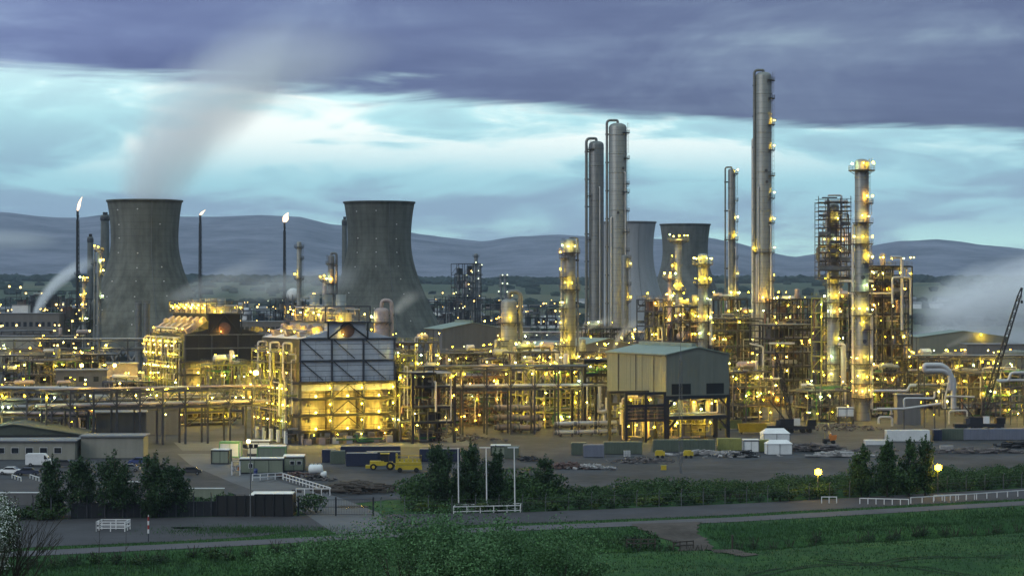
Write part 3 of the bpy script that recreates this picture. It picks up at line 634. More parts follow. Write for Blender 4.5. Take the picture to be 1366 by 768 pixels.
def furnace(label, px, D, wid, dep, zc0, zc1, zn, zp, zt, nst, clad, lampy=True, name='process_furnace'):
    """cracking furnace house: lit firebox floors in a steel frame, clad upper box, narrow ridge neck, stack deck with stubby stacks, pipe side on the left"""
    tw = thing(name, label, 'furnace', (wx(px, D), D, 0), TH); s = D / F; lr = max(.30, s*1.9)
    fl = [2.8, 2.8 + (zc0-2.8)/3, 2.8 + 2*(zc0-2.8)/3, zc0]; X = [wid*i/3 for i in range(4)]; ny = max(3, round(dep/8)); Yv = [dep*j/ny for j in range(ny+1)]
    for x in X:
        for y in Yv: box(tw, 'post', steel, x-.28, x+.28, y-.28, y+.28, 0, zc0)
    for z in fl:
        beam(tw, 'beam', steel, (-1.8, -.35, z), (wid+1.2, -.35, z), .35, .55); beam(tw, 'beam', steel, (-.35, -.3, z-.02), (-.35, dep, z-.02), .35, .5)
        box(tw, 'deck', steel, 0, wid, -1.5, 1.0, z+.29, z+.36)
        hb = MB(); handrail_run(hb, [(-.2, -1.5, z+.36), (wid+.2, -1.5, z+.36)]); hb.build('handrail', steelk, tw)
        box(tw, 'deck', steel, -2.3, -.45, 0, dep, z+.31, z+.38)
        hb = MB(); handrail_run(hb, [(-2.3, 0, z+.36), (-2.3, dep, z+.36)]); hb.build('handrail', olive, tw)
    # fireboxes: round-fronted casings, one a bay, stacked between the floors; each floor lit from lamps on its own deck
    for k in range(3):
        cx = (X[k]+X[k+1])/2; rr = (X[1]-X[0])*.48
        for j in range(ny):
            cyy = (Yv[j]+Yv[j+1])/2 - (Yv[1]-Yv[0])*.1
            if k == 0 or j == 0:
                MB().lathe([(rr*.2, 2.2), (rr, 2.9), (rr, zc0-.4), (rr*.2, zc0-.3)], 24, (cx, max(cyy, rr+.9) if j == 0 else cyy)).build('firebox', firebox, tw)
        for li, z in enumerate(fl[:3]):
            beam(tw, 'brace', steelk, (X[k]+.2, -.4, z+.4), (cx, -.4, fl[li+1]-.4), .18) if k == 1 else None
            beam(tw, 'brace', steelk, (cx, -.4, fl[li+1]-.4), (X[k+1]-.2, -.4, z+.4), .18) if k == 1 else None
            if lampy: lamp(tw, (cx - rr*.12, -1.15, z+.75), .24, lampx); lamp(tw, (cx + rr*.85, -.9, z+2.5), .16, lampx)
            if k in (0, 2): 
                for q in range(2): box(tw, 'inspection_door', steel2, cx+rr*(.35 if k == 2 else -.6)+q*.75, cx+rr*(.35 if k == 2 else -.6)+q*.75+.5, -.02+rr*.16, .2+rr*.25, z+2.0, z+2.7)
    for k in range(7): box(tw, 'pump_casing', rng.choice((ppink, steel2, pwhite)), wid*(k+.3)/7, wid*(k+.75)/7, -1.0, 1.2, 0, rng.uniform(.8, 1.9))
    for k in range(4): lamp(tw, (wid*(k+.5)/4, -1.2, 2.2), lr*.6)
    clutter_pipes(tw, 0, wid, -1.2, 1.0, .3, 2.5, 10)
    # clad box in horizontal sheets
    MB().box(.05, wid-.05, .16, dep, zc0+.05, zc1).build('casing', steelk, tw); ns = 8
    for k in range(ns):
        z0 = zc0 + .3 + (zc1-zc0-.3)*k/ns; z1 = zc0 + .3 + (zc1-zc0-.3)*(k+1)/ns - .09
        for q in range(6): box(tw, 'cladding_sheet', clad, wid*q/6+.03, wid*(q+1)/6-.03, rng.uniform(-.01, .02), .14, z0, z1)
        box(tw, 'cladding_sheet', steelk, rng.uniform(-.03, -.01), .1, .1, dep, z0, z1)
    for z in (zc0+.2, (zc0+zc1)/2, zc1-.1): beam(tw, 'beam', steel2 if clad is darkclad else steel, (-.3, -.22, z), (wid+.3, -.22, z), .25, .4)
    for x in X: box(tw, 'post', steel, x-.2, x+.2, -.30, -.04, zc0, zc1)
    if clad is not darkclad:
        zm = (zc0+zc1)/2
        for za, zb in ((zc0+.3, zm-.2), (zm+.2, zc1-.2)):
            for k in range(3): beam(tw, 'brace', steelk, (X[k]+.4, -.2, zb), (X[k]+(X[1]-X[0])*.72, -.2, za+.3), .16)
    # vertical ribs of the lower casing skirt
    for k in range(14): box(tw, 'skirt_panel', clad if clad is not darkclad else steel, wid*k/14+.04, wid*(k+1)/14-.04, -.05, .1, zc0-1.7, zc0-.35)
    # roof rising to the neck
    xa, xb = wid*.30, wid*.70
    rb = MB(); rb.add([(0,.1,zc1),(wid,.1,zc1),(xb,.1,zn),(xa,.1,zn),(0,dep,zc1),(wid,dep,zc1),(xb,dep,zn),(xa,dep,zn)], [(0,1,2,3),(5,4,7,6),(4,0,3,7),(1,5,6,2),(3,2,6,7)]); rb.build('roof', clad, tw)
    nb = MB().lathe([(.02, 0), (wid*.11, 0), (wid*.13, .05)], 24)
    MB().cyl((wid/2, -.02, zn+.1), (wid/2, .5, zn+.1), wid*.075, n=28).build('duct_end', rust, tw)
    box(tw, 'neck', clad, xa, xb, .3, dep, zn, zp-.3)
    for (p0, p1) in (((xa-.2, -.3, zc1), (wid/2, -.3, zp-.4)), ((xb+.2, -.3, zc1), (wid/2, -.3, zp-.4)), ((xa-.2, -.3, zc1), (xa-.2, -.3, zp)), ((xb+.2, -.3, zc1), (xb+.2, -.3, zp))): beam(tw, 'brace', steelk, p0, p1, .30)
    lamp(tw, (wid*.44, -.8, zn-.8), lr*.4)
    # stack deck along the ridge
    xc0, xc1 = xa-1.0, xb+.8
    box(tw, 'stack_deck', steel, xc0, xc1, -.6, dep+1, zp-.3, zp); hb = MB(); handrail_run(hb, [(xc0, dep+1, zp), (xc0, -.6, zp), (xc1, -.6, zp), (xc1, dep+1, zp)]); hb.build('handrail', steel2, tw)
    for y in np.linspace(-.4, dep+.8, nst+2):
        for x in (xc0+.1, xc1-.1): box(tw, 'post', steel, x-.12, x+.12, y-.12, y+.12, zp, zp+3.3)
    for x in (xc0+.1, xc1-.1): beam(tw, 'beam', steel, (x, -.5, zp+3.35), (x, dep+.9, zp+3.35), .2, .26)
    beam(tw, 'beam', steel, (xc0, -.45, zp+3.35), (xc1, -.45, zp+3.35), .2, .26)
    ym = dep/nst; sr = min(ym*.26, 1.15)
    for k in range(nst):
        y = ym*(k+.45)
        st = MB().lathe([(sr*1.55, zp+.1), (sr*1.55, zp+1.6), (sr, zp+2.7), (sr, zt), (sr*.93, zt), (sr*.93, zt-1.5)], 18, ((xc0+xc1)/2, y)).build('stack', alud if k % 2 else alu, tw)
        box(tw, 'fan_casing', ppink, xc0+.5, xc0+1.9, y-1.0, y+.8, zp, zp+1.5); box(tw, 'stack_casing', firebox, (xc0+xc1)/2-1.9, (xc0+xc1)/2+1.9, y-1.7, y-1.3, zp, zp+2.0); lamp(tw, ((xc0+xc1)/2-.8, y-2.3, zp+.5), .15, lampx); lamp(tw, (xc1-.5, y-2.0, zp+1.6), lr*.7)
        if lampy: lamp(tw, (xc0-.1, y-.5, zp+1.5), lr); lamp(tw, (xc0+.2, y+ym*.42, zp+1.9), lr*.8); lamp(tw, (xc0+.9, y+ym*.2, zp+2.3), lr*.7)
        # flue duct down the left roof slope
        q0 = Vector((xa-.4, y, zp-1.6)); q1 = Vector((1.0, y-.2, zc1+.7)); beam(tw, 'flue_duct', ppink, q0, q1, 1.9, 1.5)
        rod(tw, 'fan_housing', ppink, (xa*.55, y-.7, (zp+zc1)/2+.6), (xa*.55, y+.5, (zp+zc1)/2+.6), .7)
        lamp(tw, (xa*.72, y-1.4, zp-2.2), lr*.62); lamp(tw, (-.2, y-.8, zc1+1.6), lr*.72)
        # transfer lines: inverted U of lagged pipe over the left eave, risers below
        z1_ = zc1-1.0
        pipe(tw, 'transfer_line', pwhite, [(-.5, y, z1_-2), (-.5, y, z1_), (-2.6, y-.15, z1_), (-2.6, y-.15, zc0+1.2)], .24, 2.2)
        lamp(tw, (-2.8, y+.9, z1_-2.2), lr*.85)
        for q in range(6):
            x = rng.uniform(-2.2, -.5); yy_ = y + rng.uniform(-1.6, 1.6); pipe(tw, 'riser', rng.choice((pwhite, olive, olive, steel2, ppink)), [(x, yy_, .5), (x, yy_, zc0+rng.uniform(-4, 3)), (x-.4, yy_+.8, zc0+2.5)], rng.uniform(.10, .2), 2)
    for z in fl + [zc0+ (zc1-zc0)*.45]:
        nl = max(5, int(dep/3.2))
        for k in range(nl): lamp(tw, (-2.5, dep*(k+.4)/nl + rng.uniform(-.6, .6), z+2.3), lr*rng.choice((.45, .55, .7, .9)))
    clutter_pipes(tw, -2.7, -.3, 0, dep, .5, zc1-1, int(dep*2.4), (olive, olive, pwhite, ppink, steel2, steel), .09, .22)
    clutter_pipes(tw, xc0+.3, xc1-.3, 0, dep, zp+.2, zp+3, nst*5, (pwhite, ppink, olive, steel2), .1, .25)
    clutter_pipes(tw, -1, xa, 0, dep, zc1+.3, zc1+1.8, nst*4, (pwhite, ppink, steel2, steel), .1, .25)
    for z in [(fl[q]+fl[q+1])/2 for q in range(3)]:
        for j in range(ny): box(tw, 'landing', olive, -2.5, -1.2, Yv[j]+1.0, Yv[j]+3.4, z, z+.1)
    box(tw, 'deck', steel, -2.8, -.1, 0, dep, zc0+(zc1-zc0)*.45, zc0+(zc1-zc0)*.45+.1)
    for k in range(int(dep/5)): box(tw, 'burner_box', whitesheet, -2.9, -2.3, 1.5+k*5, 2.5+k*5, 0.3, 3.0)
    # right-hand service side
    clutter_pipes(tw, wid+.3, wid+2.6, -.5, dep*.4, .4, zc1, 16)
    for k in range(8): lamp(tw, (wid+rng.uniform(.6, 2.8), -.6, rng.uniform(2, zc1-1)), lr*rng.uniform(.5, .75))
    for z in (5.5, 9.5, zc0+1, zc1-3): box(tw, 'deck', steel, wid+.3, wid+3.2, -.8, 5, z, z+.1)
    return tw

def shed(label, px, D, wid, dep, z0, eave, rise, wm, rm, name='shed', cat='building', rz=None, vent=None, doors=(), sheets=True, group=None, windows=(), flat=False, eavem=None):
    """gabled shed: gable wall along x at y=0, ridge running back; doors/windows on the gable as (x0, x1, z0, z1)"""
    tw = thing(name, label, cat, (wx(px, D), D, z0), TH if rz is None else rz, group); b = MB()
    b.add([(0,0,0),(wid,0,0),(wid,0,eave),(wid/2,0,eave+rise),(0,0,eave),(0,dep,0),(wid,dep,0),(wid,dep,eave),(wid/2,dep,eave+rise),(0,dep,eave)],
          [(0,1,2,3,4),(6,5,9,8,7),(5,0,4,9),(1,6,7,2)]); b.build('wall', wm, tw)
    o = .35; rb = MB(); k = rise/(wid/2) if rise else 0
    for sgn in (0, 1):
        xe = -o if not sgn else wid+o; ze = eave - k*o
        vs = [(xe,-o,ze),(wid/2,-o,eave+rise),(wid/2,dep+o,eave+rise),(xe,dep+o,ze)]; vs += [(x,y,z+.22) for x,y,z in vs]
        rb.add(vs, [(0,1,2,3),(7,6,5,4),(0,4,5,1),(1,5,6,2),(2,6,7,3),(3,7,4,0)])
    r = rb.build('roof', rm, tw)
    if vent: MB().box(wid/2-.6, wid/2+.6, dep*.06, dep*.94, eave+rise+.1, eave+rise+.9).build('ridge_vent', vent, r)
    if sheets:
        n = max(3, int(dep/5))
        for q in range(n+1): box(tw, 'cladding_seam', wm, -.07, .02, dep*q/n-.06, dep*q/n+.06, 0.02, eave-.1)
        rb2 = MB()
        for q in range(int(wid/.9)): rb2.box(.45+q*.9-.08, .45+q*.9+.08, -.035, .01, .02, eave-.15)
        for q in range(int(dep/.9)): rb2.box(-.035, .01, .45+q*.9-.08, .45+q*.9+.08, .02, eave-.15)
        rb2.build('cladding_ribs', wm, tw)
        gb = MB(); gb.box(-.55, -.33, -.3, dep+.3, eave-.32, eave-.12)
        for q in (0.2, .5, .8): gb.box(-.2, -.05, dep*q-.08, dep*q+.08, 0, eave-.3)
        gb.build('gutter', steel, r)
        n = max(3, int(wid/4))
        for q in range(1, n): box(tw, 'cladding_seam', wm, wid*q/n-.04, wid*q/n+.04, -.05, .02, 0.02, eave-.1)
    for x0, x1, za, zb in doors: box(tw, 'door', black, x0, x1, -.07, .3, za, zb)
    for x0, x1, za, zb in windows:
        w = box(tw, 'window', glass, x0, x1, -.05, .2, za, zb)
    return tw
def block(label, px, D, wid, dep, ht, wm, rm, name='building', cat='building', rz=0.0, windows=None, group=None, z0=0.0, par=.4, door=None, wmat=None):
    """flat-roofed block; windows = (count, x margin, sill, head, width)"""
    tw = thing(name, label, cat, (wx(px, D), D, z0), rz, group)
    MB().box(0, wid, 0, dep, 0, ht).build('wall', wm, tw); MB().box(-par, wid+par, -par, dep+par, ht, ht+.28).build('roof', rm, tw)
    if windows:
        for row in (windows if isinstance(windows, list) else [windows]):
            n, mg, s0, s1, ww = row
            for k in range(n):
                x = mg + (wid-2*mg)*(k+.5)/n
                f = MB().box(x-ww/2-.08, x+ww/2+.08, -.05, .05, s0-.08, s1+.08).build('window', white if wm is cream else steel2, tw)
                MB().box(x-ww/2, x+ww/2, -.08, .0, s0, s1).build('pane', wmat or glass, f)
    if door: MB().box(door[0], door[1], -.07, .1, 0, door[2]).build('door', black, tw)
    return tw
def cooling_tower(label, px, pyt, wtop, D, mat, group=None, dots=True, base_ratio=2.05, waist=.90):
    s = D/F; h = wz(pyt, D); rt = wtop*s/2; rb_ = rt*base_ratio; zw = h*.76; rw = rt*waist
    tw = thing('cooling_tower', label, 'cooling tower', (wx(px, D), D, 0), 0, group); prof = []
    zl = 6.0
    b_lo = (zw-zl)/math.sqrt((rb_/rw)**2-1); b_hi = (h-zw)/math.sqrt((rt/rw)**2-1)
    for k in range(41):
        z = zl + (h-zl)*k/40; bb = b_lo if z < zw else b_hi; prof.append((rw*math.sqrt(1+((z-zw)/bb)**2), z))
    rt_ = prof[-1][0]; full = prof + [(rt_+.5, h-.2), (rt_+.5, h+.7), (rt_-.9, h+.7)] + [(r_-1.0, z) for r_, z in reversed(prof)]
    MB().lathe(full, 72).build('shell', mat, tw)
    n = 28
    for k in range(n):
        a = 2*math.pi*k/n
        for sg in (-1, 1):
            a2 = a + sg*math.pi/n; r0 = prof[0][0]
            rod(tw, 'leg', conc, ((r0+1.2)*math.cos(a), (r0+1.2)*math.sin(a), 0), ((r0-.4)*math.cos(a2), (r0-.4)*math.sin(a2), zl+.5), .45)
    if dots:
        for ang in (-128, -92, -55):
            for k in range(9):
                if rng.random() < .28: continue
                z = h*(.94-.09*k+rng.uniform(-.006, .006)); bb = b_lo if z < zw else b_hi; r_ = rw*math.sqrt(1+((z-zw)/bb)**2)+.15; a = R(ang)
                box(tw, 'marker_plate', white, r_*math.cos(a)-.25, r_*math.cos(a)+.25, r_*math.sin(a)-.2, r_*math.sin(a)+.2, z-.25, z+.25)
    lad = MB(); a = R(-70); pr = None
    for r_, z in prof[::2]:
        q = Vector(((r_+.35)*math.cos(a), (r_+.35)*math.sin(a), z))
        if pr is not None: lad.bar(pr, q, .22)
        pr = q
    lad.build('ladder', steel2, tw)
    return tw
def flare(label, px, pyt, D, wpx, fl, group=None, lean=.35, band=None):
    s = D/F; h = wz(pyt, D); tw = thing('flare_stack', label, 'flare stack', (wx(px, D), D, 0), 0, group); r = wpx*s/2
    MB().lathe([(r*1.3, 0), (r, h*.3), (r*.8, h-4), (r*1.1, h-3), (r*1.1, h), (.02, h)], 10).build('stack', steelk, tw)
    w = r*2.2
    lt = MB()
    for k in range(3):
        a = 2.09*k+.5; c, q = math.cos(a)*w, math.sin(a)*w; lt.bar((c, q, 0), (c*.6, q*.6, h-5), .3)
    z = 1
    while z < h-6:
        for k in range(3):
            a, b_ = 2.09*k+.5, 2.09*(k+1)+.5; f0 = w*(1-.4*z/h); f1 = w*(1-.4*(z+5)/h); lt.bar((math.cos(a)*f0, math.sin(a)*f0, z), (math.cos(b_)*f1, math.sin(b_)*f1, z+5), .2)
        z += 5
    lt.build('lattice', steelk, tw)
    if band: platform(tw, r*1.1, h*band, 0, 360, 1.2)
    fw, fh = fl[0]*s, fl[1]*s; b = MB(); n = 12; pr = []
    for k in range(11):
        u = k/10; rr = fw*(math.sin(math.pi*(u*.9+.08))**.8)*(1-.55*u); cx = lean*fh*u**1.4 + .12*fw*math.sin(u*7); pr.append((cx, rr, u*fh))
    b.v = [(c+rr*math.cos(2*math.pi*k/n), rr*math.sin(2*math.pi*k/n)*.8, z) for c, rr, z in pr for k in range(n)]
    b.f = [(i*n+k, i*n+(k+1)%n, (i+1)*n+(k+1)%n, (i+1)*n+k) for i in range(10) for k in range(n)]; b.s = [True]*len(b.f)
    f = b.build('flame', flame_m, tw, (0, 0, h-.2)); return tw
def steam(label, p, L, r0, r1, dens, tilt=(0, 0), bend=0.0, noise=.5, nscale=.03, fade0=.04, fade1=.6, rz=0.0, name='steam_plume', col=(.97, .985, 1.0), aniso=0.0, flaty=1.0):
    """a real body of vapour: its density thins from the axis outward and along its length. Local z runs along the plume, bend curves it to local +x."""
    rm = max(r0, r1); b = MB(); n = 14; prof = []
    for k in range(13):
        u = k/12; prof.append((bend*u*u, (r0+(r1-r0)*u)*1.05, u*L))
    b.v = [(c+r_*math.cos(2*math.pi*k/n), flaty*r_*math.sin(2*math.pi*k/n), z) for c, r_, z in prof for k in range(n)]
    b.f = [(i*n+k, i*n+(k+1)%n, (i+1)*n+(k+1)%n, (i+1)*n+k) for i in range(12) for k in range(n)] + [tuple(reversed(range(n))), tuple(12*n+k for k in range(n))]; b.s = [False]*len(b.f)
    m = bpy.data.materials.new('steam'); m.use_nodes = True; t = NT(m.node_tree)
    oc = t.n('ShaderNodeTexCoord').outputs['Object']; sx = t.n('ShaderNodeSeparateXYZ', i0=oc); x, y, z = sx.outputs
    u = t.m('DIVIDE', z, L); cx = t.m('MULTIPLY', t.m('MULTIPLY', u, u), bend); rr = t.m('ADD', r0, t.m('MULTIPLY', u, r1-r0))
    dx = t.m('SUBTRACT', x, cx); dy = t.m('DIVIDE', y, flaty)
    d = t.m('DIVIDE', t.m('SQRT', t.m('ADD', t.m('MULTIPLY', dx, dx), t.m('MULTIPLY', dy, dy))), rr)
    mp = t.n('ShaderNodeMapping', i0=oc, i3=(1, 1, .35)).outputs[0]
    nz = t.noise(mp, nscale*1.5, 5, .6, .8)
    e = t.mr(t.m('ADD', d, t.m('MULTIPLY', t.m('SUBTRACT', nz, .5), noise*2.1)), 1.0, .05)
    f = t.m('MULTIPLY', t.mr(u, 0, fade0), t.mr(u, 1.0, 1-fade1))
    thin = t.m('DIVIDE', r0, rr)
    dn = t.m('MULTIPLY', t.m('MULTIPLY', t.m('MULTIPLY', e, f), dens), t.m('POWER', thin, .6))
    pv = t.n('ShaderNodeVolumePrincipled'); pv.inputs['Color'].default_value = tuple(col)+(1,); pv.inputs['Anisotropy'].default_value = aniso; t.set(pv.inputs['Density'], dn)
    t.nt.links.new(pv.outputs[0], t.n('ShaderNodeOutputMaterial').inputs['Volume'])
    o = b.build(name, m, None, p); o.rotation_euler = (R(tilt[1]), R(tilt[0]), rz)
    return tag(o, label, 'steam', None, 'stuff')

# ================================================================ the works
RING = (0, 360)
# ---- cooling towers and chimneys
cooling_tower('dark concrete cooling tower at left with a steam plume drifting off its top', 193, 269, 99, 1133, towc)
cooling_tower('dark concrete cooling tower standing behind the brightly lit furnace house', 506, 271, 94, 1215, towc, base_ratio=1.98)
cooling_tower('pale cooling tower half hidden by the tall twin columns', 838, 297, 74, 1600, toww, dots=False, base_ratio=1.7)
cooling_tower('small dark cooling tower between the twin columns and the thin column', 914, 300, 67, 1750, towc, dots=False)
def chimney(label, px, pyt, wpx, D, cap=True, mat=towc):
    s = D/F; h = wz(pyt, D); r = wpx*s/2; tw = thing('chimney', label, 'chimney', (wx(px, D), D, 0))
    MB().lathe([(r*1.25, 0), (r, h-1), (r, h), (r*.8, h), (r*.8, h-3)], 20).build('shaft', mat, tw)
    if cap: MB().lathe([(r, h-5), (r*1.16, h-4), (r*1.16, h-1.5), (r, h-1)], 20).build('cap_band', steelk, tw)
    for k in range(3): MB().cyl((r*.4*math.cos(k*2.1), r*.4*math.sin(k*2.1), h-2), (r*.4*math.cos(k*2.1), r*.4*math.sin(k*2.1), h+2.5), r*.28, n=8).build('flue', steelk, tw)
chimney('broad dark chimney against the left edge of the left cooling tower', 140, 287, 11, 1900)
chimney('shorter dark chimney left of the broad chimney', 120.5, 316, 7.5, 1900)
chimney('grey chimney peeping out behind the second cooling tower', 459.5, 293, 6.5, 1900)
# ---- flares
flare('tall thin flare with an upright leaning flame at far left', 103.5, 281, 1250, 3.0, (2.6, 19), lean=.32, band=.55)
flare('thin flare with a small flame right of the left cooling tower', 267, 287, 1500, 3.0, (2.4, 7.5), lean=.95, band=.45)
flare('thin flare with a round bright flame left of the second tower', 379.5, 296, 1300, 2.5, (5.2, 13), lean=.35, band=.42)

# ---- the two furnace houses
furnace('furnace house with dark cladding and six stubby stacks, lit from its own decks', 247, 640, 23.5, 36, 13.7, 21.6, 23.2, 27.6, 31.9, 6, darkclad)
furnace('brightly lit furnace house with grey cladding and three stubby stacks', 400, 497, 22.5, 26, 13.6, 23.4, 25.2, 27.2, 33.2, 3, blueclad)

# ---- tall columns
ra = lambda *a: a
column('left of the two tallest twin columns, dull metal, with overhead pipe', 795.5, 188, 20, 905, [(200, 120, 250, ()), (262, 130, 220, ()), (320, 130, 220, ())], alud, neck=(190, 183, 440, 1.9, 3.6), lad=LEFT+40, holes=((308, -70),), risers=((-70, .25, 250, 450),))
column('right of the two tallest twin columns, bright metal, with ladder cages', 824, 164, 24, 880, [(178, -60, 40, ()), (212, -50, 30, ()), (246, -50, 30, ()), (257, -60, 35, ()), (282, -50, 30, ()), (310, -60, 35, ()), (335, -50, 30, ())], alu, neck=(185, 159, 440, 1.7, 2.6), lad=-15, holes=((284, -90), (225, -60)), risers=((-48, .25, 230, 450), (-130, .3, 290, 450)))
column('short thin column tucked against the right twin column', 833.5, 340, 9, 860, [(345, -70, 40, ()), (357, -60, 30, (-20,)), (380, -60, 30, ()), (402, -70, 40, (-15,))], alud, lad=0)
column('very tall column reaching highest of all, with lamps down its right side', 1018.5, 96, 21.5, 800, [(108, -70, 40, ()), (132, -60, 35, ()), (167, -60, 35, (-15,)), (201, -60, 35, (-15,)), (235, -60, 35, ()), (265, -60, 35, (-15,)), (298, -60, 35, (-12,)), (337, -170, 40, (-155, -12)), (375, -60, 40, (-20,)), (404, -170, 40, (-100, -15)), (440, -60, 40, (-20,))], alu, neck=(186, 92, 450, 1.8, 1.8), lad=-12, holes=((243, -75), (260, -50), (228, -80)), risers=((170, .5, 185, 470), (-128, .22, 250, 470), (-50, .28, 300, 470), (-140, .3, 340, 470)))
column('thin tall column left of the very tallest column', 976, 225, 9.5, 860, [(232, -70, 40, (-10,)), (268, -60, 30, ()), (296, -60, 30, (-5,)), (320, -170, 40, (-60,)), (345, -60, 30, ()), (372, -60, 30, (-10,)), (396, -170, 40, (-100, -20)), (425, -60, 30, (-20,))], alud, neck=(180, 222, 450, 1.1, 3.8), lad=-5, risers=((-130, .2, 280, 470), (-45, .2, 330, 470)))
column('lit column with crowned top platform standing highest on the right', 1149.5, 212, 18.5, 590, [(228, 0, 360, (-150, -90, -30, -10), 1.7), (272, -80, 50, (-70, -8)), (298, -150, 0, (-95, -60)), (326, 0, 360, (-140, -90, -20, -5)), (352, -90, 40, (-60, -15)), (390, -170, 30, (-70, -10)), (421, 0, 360, (-150, -110, -70, -20)), (440, -90, 40, (-90, -15)), (486, 0, 360, (-165, -125, -80, -35, 0)), (512, 0, 360, (-160, -120, -70, -25)), (531, 0, 360, (-165, -130, -95, -55, -15))], alu, lad=-40, skirt=1.3, risers=((200, .35, 300, 560), (-25, .4, 420, 545)), holes=((370, -90), (455, -80)))
column('lit column inside scaffolding left of the crowned column', 1111.5, 271, 16, 600, [(302, 0, 360, (-130, -70)), (330, 0, 360, (-160, -90, -20)), (344, 0, 360, (-120, -60)), (380, 0, 360, (-150, -90, -30)), (404, 0, 360, (-160, -120, -80, -30)), (424, 0, 360, (-130, -90, -50)), (461, -90, 40, (-60, -15)), (486, -190, -60, (-165, -110)), (509, -190, -60, (-170, -110)), (536, 0, 360, (-170, -130, -90, -40))], alu, lad=None, skirt=1.5, risers=((-25, .75, 460, 565),), holes=((520, -80),))
column('lit grey column with crowded platforms left of the twin columns', 760, 318, 15.5, 580, [(338, 0, 360, (-140, -100, -60)), (345, 140, 260, (-165,)), (370, 120, 250, (-170,)), (387, 0, 360, (-120, -80)), (412, 120, 250, (-175, -140)), (440, 120, 250, (-160,)), (462, -220, -60, (-150, -110)), (487, 0, 360, (-160, -120, -60, -20)), (522, 0, 360, (-160, -125, -90, -50, -10))], alu, narrow=(524, .45), neck=(0, 316, 470, 1.2, 3.0), lad=LEFT+25, risers=((170, .22, 345, 500), (15, .2, 380, 520)))
column('slim pale column with a ring of lamps at its head', 905, 318, 9.5, 740, [(322, 0, 360, (-160, -125, -90, -55, -20), 2.4), (350, 120, 230, (-170,)), (362, 110, 230, (-160,)), (388, 0, 360, (-130, -60)), (430, 0, 360, (-120, -50))], alu, lad=None, skirt=1.0)
column('thin little column with lamps beside the slim pale column', 893.5, 366, 5.5, 720, [(372, 0, 360, (-150, -90, -30), 1.7), (402, 0, 360, (-130, -60)), (435, 0, 360, (-110, -40)), (456, 0, 360, (-90,))], ppink, lad=None, skirt=1.0)
column('stout column glowing pink under a lamp-lit head', 937.5, 338, 13.5, 690, [(353, 0, 360, (-170, -140, -105, -70, -35, -5), 1.7), (380, 0, 360, (-160, -120, -80, -40, 0)), (407, -90, 40, (-60, -10)), (430, 0, 360, (-170, -130, -60, -20)), (452, 120, 270, (-170, -120))], alu, lad=None, narrow=(345, .92), risers=((-5, .45, 400, 460),), skirt=1.0)
column('squat reactor with swan-neck pipe looping over its head', 679, 398, 21, 640, [(431, 120, 420, (-150, -85)), (455, 120, 270, (-165,)), (462, 150, 260, (-150,)), (478, 120, 280, (-160,))], alu, neck=(0, 386, 466, 3.0, 4.6), lad=150, name='reactor', cat='reactor', skirt=1.06)
pipe(thing('process_pipe', 'fat white pipe running right from the squat reactor', 'pipe', (wx(699, 640), 640, wz(468, 640))), 'pipe_run', pwhite, [(0, 0, 3), (0, 0, 0), (9.5, .6, 0), (9.5, .6, -4)], .55, 2.5, 12)
column('drum vessel with a black arched pipe before the second cooling tower', 509, 410, 20, 800, [(430, 120, 420, (-170, -150)), (447, 150, 260, (-170,))], ppink, neck=(0, 398, 449, 2.6, 3.4), lad=LEFT, name='drum_vessel', cat='vessel')
column('grey column far behind the furnace houses', 399, 322, 6.5, 1050, [(330, 0, 360, ()), (345, -60, 60, ()), (372, 0, 360, (-150,))], alu, neck=None, lad=20)
column('dark column with hoop pipe behind the lit furnace house', 442, 340, 8, 980, [(352, 0, 360, ()), (378, 0, 360, (-150, -90)), (392, 0, 360, ())], steel2, neck=(0, 336, 400, 1.6, 3.0), lad=150)
column('pair mate of the dark hoop-pipe column, thinner', 433, 370, 6, 985, [(374, 0, 360, (-160, -90, -20))], ppink, lad=None)
# scaffold cage round the scaffolded column
D = 600; s = D/F; sc_ = thing('scaffold', 'open scaffold cage round the upper part of the scaffolded column', 'scaffolding', (wx(1111.5, D), D, 0)); zt, zb = wz(266, D), wz(372, D); w = 22*s
for x in (-w, -w*.35, w*.35, w*.95):
    for y in (-w*.8, w*.8): rod(sc_, 'standard', steel, (x, y, zb - (6 if abs(x) < w*.5 else 0)), (x, y, zt + rng.uniform(-1, .8)), .10)
z = zb
while z < zt:
    for y in (-w*.8, w*.8): rod(sc_, 'ledger', steel, (-w, y, z), (w, y, z), .09); rod(sc_, 'guard_rail', steel, (-w, y, z+1.0), (w, y, z+1.0), .06)
    for x in (-w, w*.95): rod(sc_, 'transom', steel, (x, -w*.8, z), (x, w*.8, z), .09)
    for y0_, y1_ in ((-w*.8, -w*.45), (w*.45, w*.8)): box(sc_, 'board', wood, -w*.95, w*.95, y0_, y1_, z+.08, z+.16)
    if rng.random() < .8: rod(sc_, 'brace', steel, (-w, -w*.82, z), (-w*.35, -w*.82, z+2.2), .06)
    z += 2.25

clutter_pipes(sc_, -w*.9, w*.9, -w*.7, w*.7, zb, zt+1, 34, (steel2, steel, pwhite, ppink), .12, .3)
for k in range(9): box(sc_, 'sheeting', rng.choice((steel, wood, steel2)), rng.choice((-w, w*.3)), rng.choice((-w*.3, w*.9)), -w*.84, -w*.81, zb+(zt-zb)*k/9, zb+(zt-zb)*k/9+rng.uniform(.4, 1.1))
